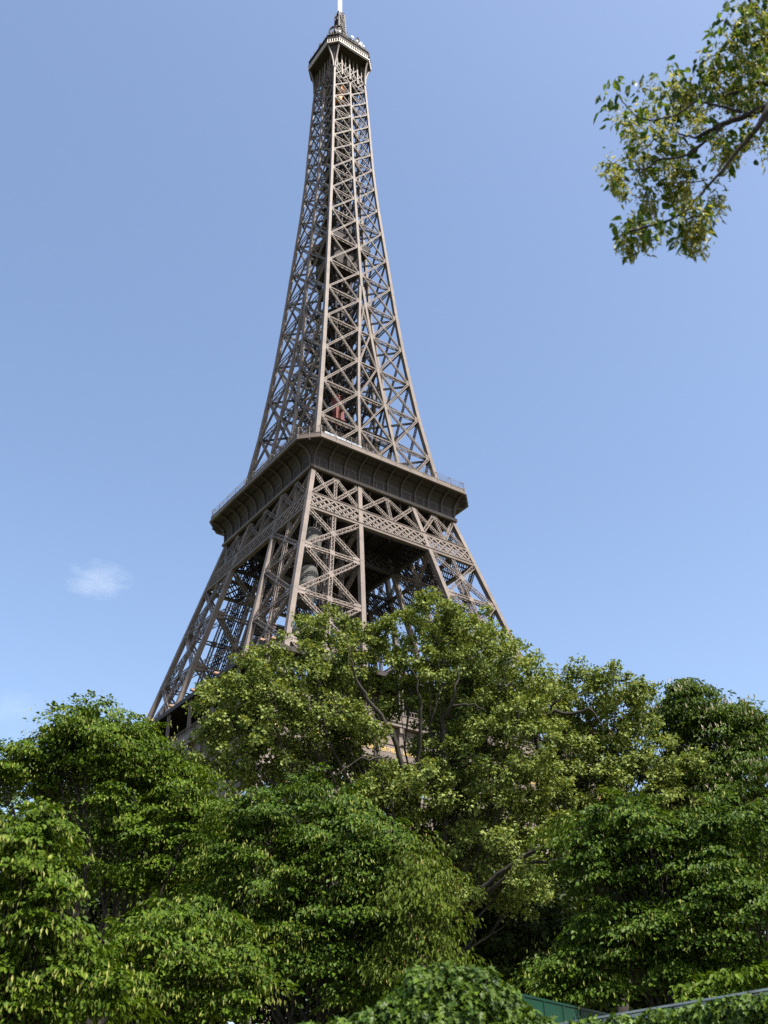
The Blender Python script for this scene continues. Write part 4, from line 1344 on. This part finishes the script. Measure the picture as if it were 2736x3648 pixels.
OBL = [([(4300, 900, .8), (3600, 300, .6), (3100, 180, .3), (2780, 330, .1), (2735, 390), (2690, 470), (2620, 545), (2560, 620), (2500, 690), (2440, 755), (2370, 793), (2300, 808), (2240, 826)], .17, .009),
       ([(2800, 340, .2), (2735, 382, .1), (2640, 420, .05), (2560, 448), (2500, 480), (2480, 492)], .032, .012),
       ([(2565, 447, .0), (2545, 480), (2500, 515), (2458, 540)], .017, .008),
       ([(2500, 515, .0), (2440, 560), (2380, 565), (2340, 568), (2310, 600), (2265, 606), (2225, 606)], .011, .004),
       ([(2900, 280, .3), (2740, 300, .2), (2690, 296, .15), (2640, 325, .1), (2580, 340, .1)], .026, .008),
       ([(2640, 400, .05), (2580, 380, .1), (2520, 370, .1), (2490, 355, .1), (2440, 390, .0), (2390, 420), (2300, 430, -.1), (2250, 400, -.2), (2195, 330, -.2)], .013, .004),
       ([(2480, 492, .0), (2420, 480), (2380, 440), (2310, 520), (2290, 535)], .009, .004),
       ([(3000, 200, .5), (2800, 120, .5), (2700, 60, .4), (2660, -20, .3)], .03, .01),
       ([(2340, 795, 0), (2325, 760), (2310, 720), (2305, 690)], .006, .003),
       ([(2520, 640, 0), (2500, 645), (2420, 655), (2400, 650)], .006, .003),
       ([(2430, 757, 0), (2440, 790), (2470, 770), (2500, 780)], .006, .003)]
for i, (p, a, b) in enumerate(OBL): obl(p, a, b, 5.0 if i == 0 else 1.0)
om.tube([(0, 0, -.2), (0, 0, 2), tuple((ob(4300, 900, .8)-obase)*np.array([1, 1, .6])), tuple(ob(4300, 900, .8)-obase), tuple(ob(4250, 300, .8)-obase)], [.26, .22, .2, .17, .1], 12)
om.build('branch', TWIG, oroot, smooth=True)
# leafy clusters: px, py, radius px, amount, blossom share
CL = [(2165, 320, 38, 9, .1), (2190, 290, 25, 5, 0), (2185, 380, 35, 8, .3), (2240, 420, 55, 24, .6), (2270, 480, 50, 22, .6), (2250, 540, 45, 14, .8), (2215, 410, 40, 14, .7),
      (2300, 290, 42, 15, .2), (2330, 330, 40, 12, .3), (2310, 390, 35, 10, .5), (2180, 590, 40, 18, .8), (2195, 640, 34, 14, .95), (2212, 680, 22, 7, 1),
      (2400, 290, 50, 24, .5), (2440, 330, 55, 30, .7), (2460, 390, 50, 24, .9), (2410, 360, 45, 20, .5), (2480, 430, 35, 12, .8), (2350, 400, 32, 9, .4), (2360, 450, 45, 16, .7), (2400, 440, 40, 14, .6),
      (2350, 520, 50, 20, .6), (2420, 540, 50, 22, .7), (2380, 600, 50, 22, .7), (2440, 610, 45, 20, .7), (2300, 570, 40, 16, .6), (2280, 600, 30, 10, .9), (2400, 660, 45, 20, .8), (2440, 680, 40, 14, .8), (2400, 710, 28, 10, .9),
      (2540, 200, 60, 30, .35), (2600, 150, 65, 36, .4), (2660, 180, 70, 40, .5), (2560, 270, 65, 36, .6), (2630, 260, 65, 36, .55), (2700, 240, 65, 36, .5), (2520, 330, 45, 20, .6), (2580, 330, 45, 20, .6), (2640, 350, 45, 20, .6),
      (2700, 330, 50, 24, .6), (2710, 420, 45, 18, .5), (2680, 120, 60, 32, .4), (2640, 60, 55, 26, .25), (2700, 40, 70, 36, .25), (2690, -20, 70, 26, .2), (2740, 110, 60, 30, .4), (2770, 200, 70, 36, .5), (2770, 330, 60, 26, .6),
      (2560, 470, 45, 18, .6), (2600, 520, 45, 20, .8), (2570, 560, 40, 14, .9), (2540, 500, 32, 10, .4), (2660, 480, 35, 11, .7), (2720, 490, 42, 14, .4), (2730, 550, 26, 6, .3), (2620, 20, 40, 10, .1), (2650, 110, 45, 16, .2),
      (2290, 690, 40, 18, .6), (2310, 740, 42, 20, .7), (2340, 680, 26, 7, .3), (2260, 790, 42, 18, .4), (2220, 810, 36, 14, .4), (2290, 830, 40, 18, .9), (2220, 860, 30, 12, .8), (2250, 900, 20, 5, 1), (2340, 790, 30, 8, .2), (2360, 810, 30, 8, .3),
      (2450, 780, 45, 20, .8), (2480, 820, 42, 20, .9), (2470, 870, 32, 12, 1), (2440, 850, 35, 12, .7), (2500, 770, 36, 12, .5), (2540, 700, 36, 10, .9), (2560, 720, 26, 6, .9), (2520, 750, 30, 8, .5), (2470, 720, 26, 8, .6), (2510, 640, 26, 6, .2)]
P, T, N = [], [], []
Pb, Tb, Nb = [], [], []
for px, py, rp, amt, bs in CL:
    dd = rng.uniform(-.35, .35)
    c = ob(px, py, dd)
    r = rp*np.linalg.norm(c-CAM)/FPX
    nl = int(amt*(1-.5*bs)*1.0+.5); nb_ = int(amt*bs*9); rp *= .56
    v = np.clip(rng.normal(0, .5, (nl, 3)), -1.1, 1.1)
    P.append(c+v*r*1.15+UPV*r*.2); T.append(v*.6-UPV*.8+rng.normal(0, .4, (nl, 3))); N.append(rng.normal(0, .6, (nl, 3))+UPV*.6)
    v = np.clip(rng.normal(0, .42, (nb_, 3)), -1, 1); v[:, 2] = v[:, 2]*1.7-.55
    Pb.append(c+v*r); Tb.append(-UPV*.8+rng.normal(0, .55, (nb_, 3))); Nb.append(rng.normal(0, 1, (nb_, 3)))
P, T, N = map(np.concatenate, (P, T, N)); Pb, Tb, Nb = map(np.concatenate, (Pb, Tb, Nb))
ll = .118*rng.uniform(.55, 1.25, len(P))
leaves_mesh('foliage', P-obase, T, N, ll*1.1, ll*.58, LIND_N, oroot, shape='leaf')
lb = .062*rng.uniform(.5, 1.5, len(Pb))
leaves_mesh('blossom', Pb-obase, Tb, Nb, lb, lb*.30, BLOSS, oroot, shape='kite', fold=.2)['kind'] = 'stuff'
# crown of the same tree outside the picture
lob = [(ob(x, y, dd), r) for x, y, dd, r in ((3500, -400, 1.0, 1.6), (4100, -700, 1.5, 1.9), (4600, -100, 1.5, 1.6), (3300, -1100, 2.0, 1.5))]
C, O, SC = sprays(lob, 1.0, .8, 30, 'tier', 10)
P, T, N = pad_leaves(C, O, .6, 26, .1, 'tier')
ll = .1*rng.uniform(.7, 1.2, len(P))
leaves_mesh('crown', P-obase, T, N, ll, ll*.85, LIND_N, oroot, shape='kite')

# ================================================================== CLOUDS
cm = bpy.data.materials.new('cloud_vapour'); cm.use_nodes = True
n = cm.node_tree; n.nodes.clear()
out = n.nodes.new('ShaderNodeOutputMaterial'); pv = n.nodes.new('ShaderNodeVolumePrincipled')
pv.inputs['Color'].default_value = (1, 1, 1, 1); pv.inputs['Anisotropy'].default_value = .2
tc = n.nodes.new('ShaderNodeTexCoord'); nz = n.nodes.new('ShaderNodeTexNoise')
nz.inputs['Scale'].default_value = 1.6; nz.inputs['Detail'].default_value = 7; nz.inputs['Roughness'].default_value = .62
ln = n.nodes.new('ShaderNodeVectorMath'); ln.operation = 'LENGTH'
m1 = n.nodes.new('ShaderNodeMath'); m1.operation = 'SUBTRACT'; m1.inputs[0].default_value = 1.0
m2 = n.nodes.new('ShaderNodeMath'); m2.operation = 'MULTIPLY_ADD'; m2.inputs[1].default_value = 1.5; m2.inputs[2].default_value = -.80
m3 = n.nodes.new('ShaderNodeMath'); m3.operation = 'ADD'
m4 = n.nodes.new('ShaderNodeMath'); m4.operation = 'MULTIPLY'; m4.use_clamp = False
m5 = n.nodes.new('ShaderNodeMath'); m5.operation = 'MAXIMUM'; m5.inputs[1].default_value = 0
n.links.new(tc.outputs['Object'], nz.inputs['Vector']); n.links.new(tc.outputs['Object'], ln.inputs[0])
n.links.new(ln.outputs['Value'], m1.inputs[1])
n.links.new(nz.outputs['Fac'], m2.inputs[0])
mm = n.nodes.new('ShaderNodeMath'); mm.operation = 'MULTIPLY'; mm.inputs[1].default_value = .55
n.links.new(m1.outputs[0], mm.inputs[0])
n.links.new(m2.outputs[0], m3.inputs[0]); n.links.new(mm.outputs[0], m3.inputs[1])
n.links.new(m3.outputs[0], m5.inputs[0])
n.links.new(m5.outputs[0], m4.inputs[0]); m4.inputs[1].default_value = .0052
n.links.new(m4.outputs[0], pv.inputs['Density']); n.links.new(pv.outputs[0], out.inputs['Volume'])
def cloud(label, px, py, wpx, hpx, D, mat_):
    c = at(px, py, D); sc = np.linalg.norm(c-CAM)/FPX
    th = np.linspace(0, 2*math.pi, 25)[:-1]; ph = np.linspace(-math.pi/2, math.pi/2, 13)[1:-1]
    V = [(math.cos(p)*math.cos(t), math.cos(p)*math.sin(t), math.sin(p)) for p in ph for t in th]+[(0, 0, -1), (0, 0, 1)]
    k = len(th); F4 = [[i*k+j, i*k+(j+1) % k, (i+1)*k+(j+1) % k, (i+1)*k+j] for i in range(len(ph)-1) for j in range(k)]
    b = len(V)-2; F3 = [[b, (j+1) % k, j] for j in range(k)]+[[b+1, (len(ph)-1)*k+j, (len(ph)-1)*k+(j+1) % k] for j in range(k)]
    o = link_mesh('cloud', np.array(V, float), [np.array(F4), np.array(F3)], mat_, None, True)
    o.location = c; o.scale = (wpx*sc*.5, wpx*sc*.5, hpx*sc*.5); o.rotation_euler = (0, 0, YAW-math.pi/2)
    tag(o, label, 'cloud')
cloud('small soft white cloud alone in the blue sky left of the tower legs', 345, 2068, 260, 105, 2600, cm)
cm2 = cm.copy(); cm2.name = 'thin_cloud_vapour'
[q for q in cm2.node_tree.nodes if q.type == 'MATH' and q.operation == 'MULTIPLY' and abs(q.inputs[1].default_value-.0052) < 1e-5][0].inputs[1].default_value = .0018
cloud('faint low wisp of cloud just above the trees at the left edge', 40, 2520, 240, 110, 3200, cm2)
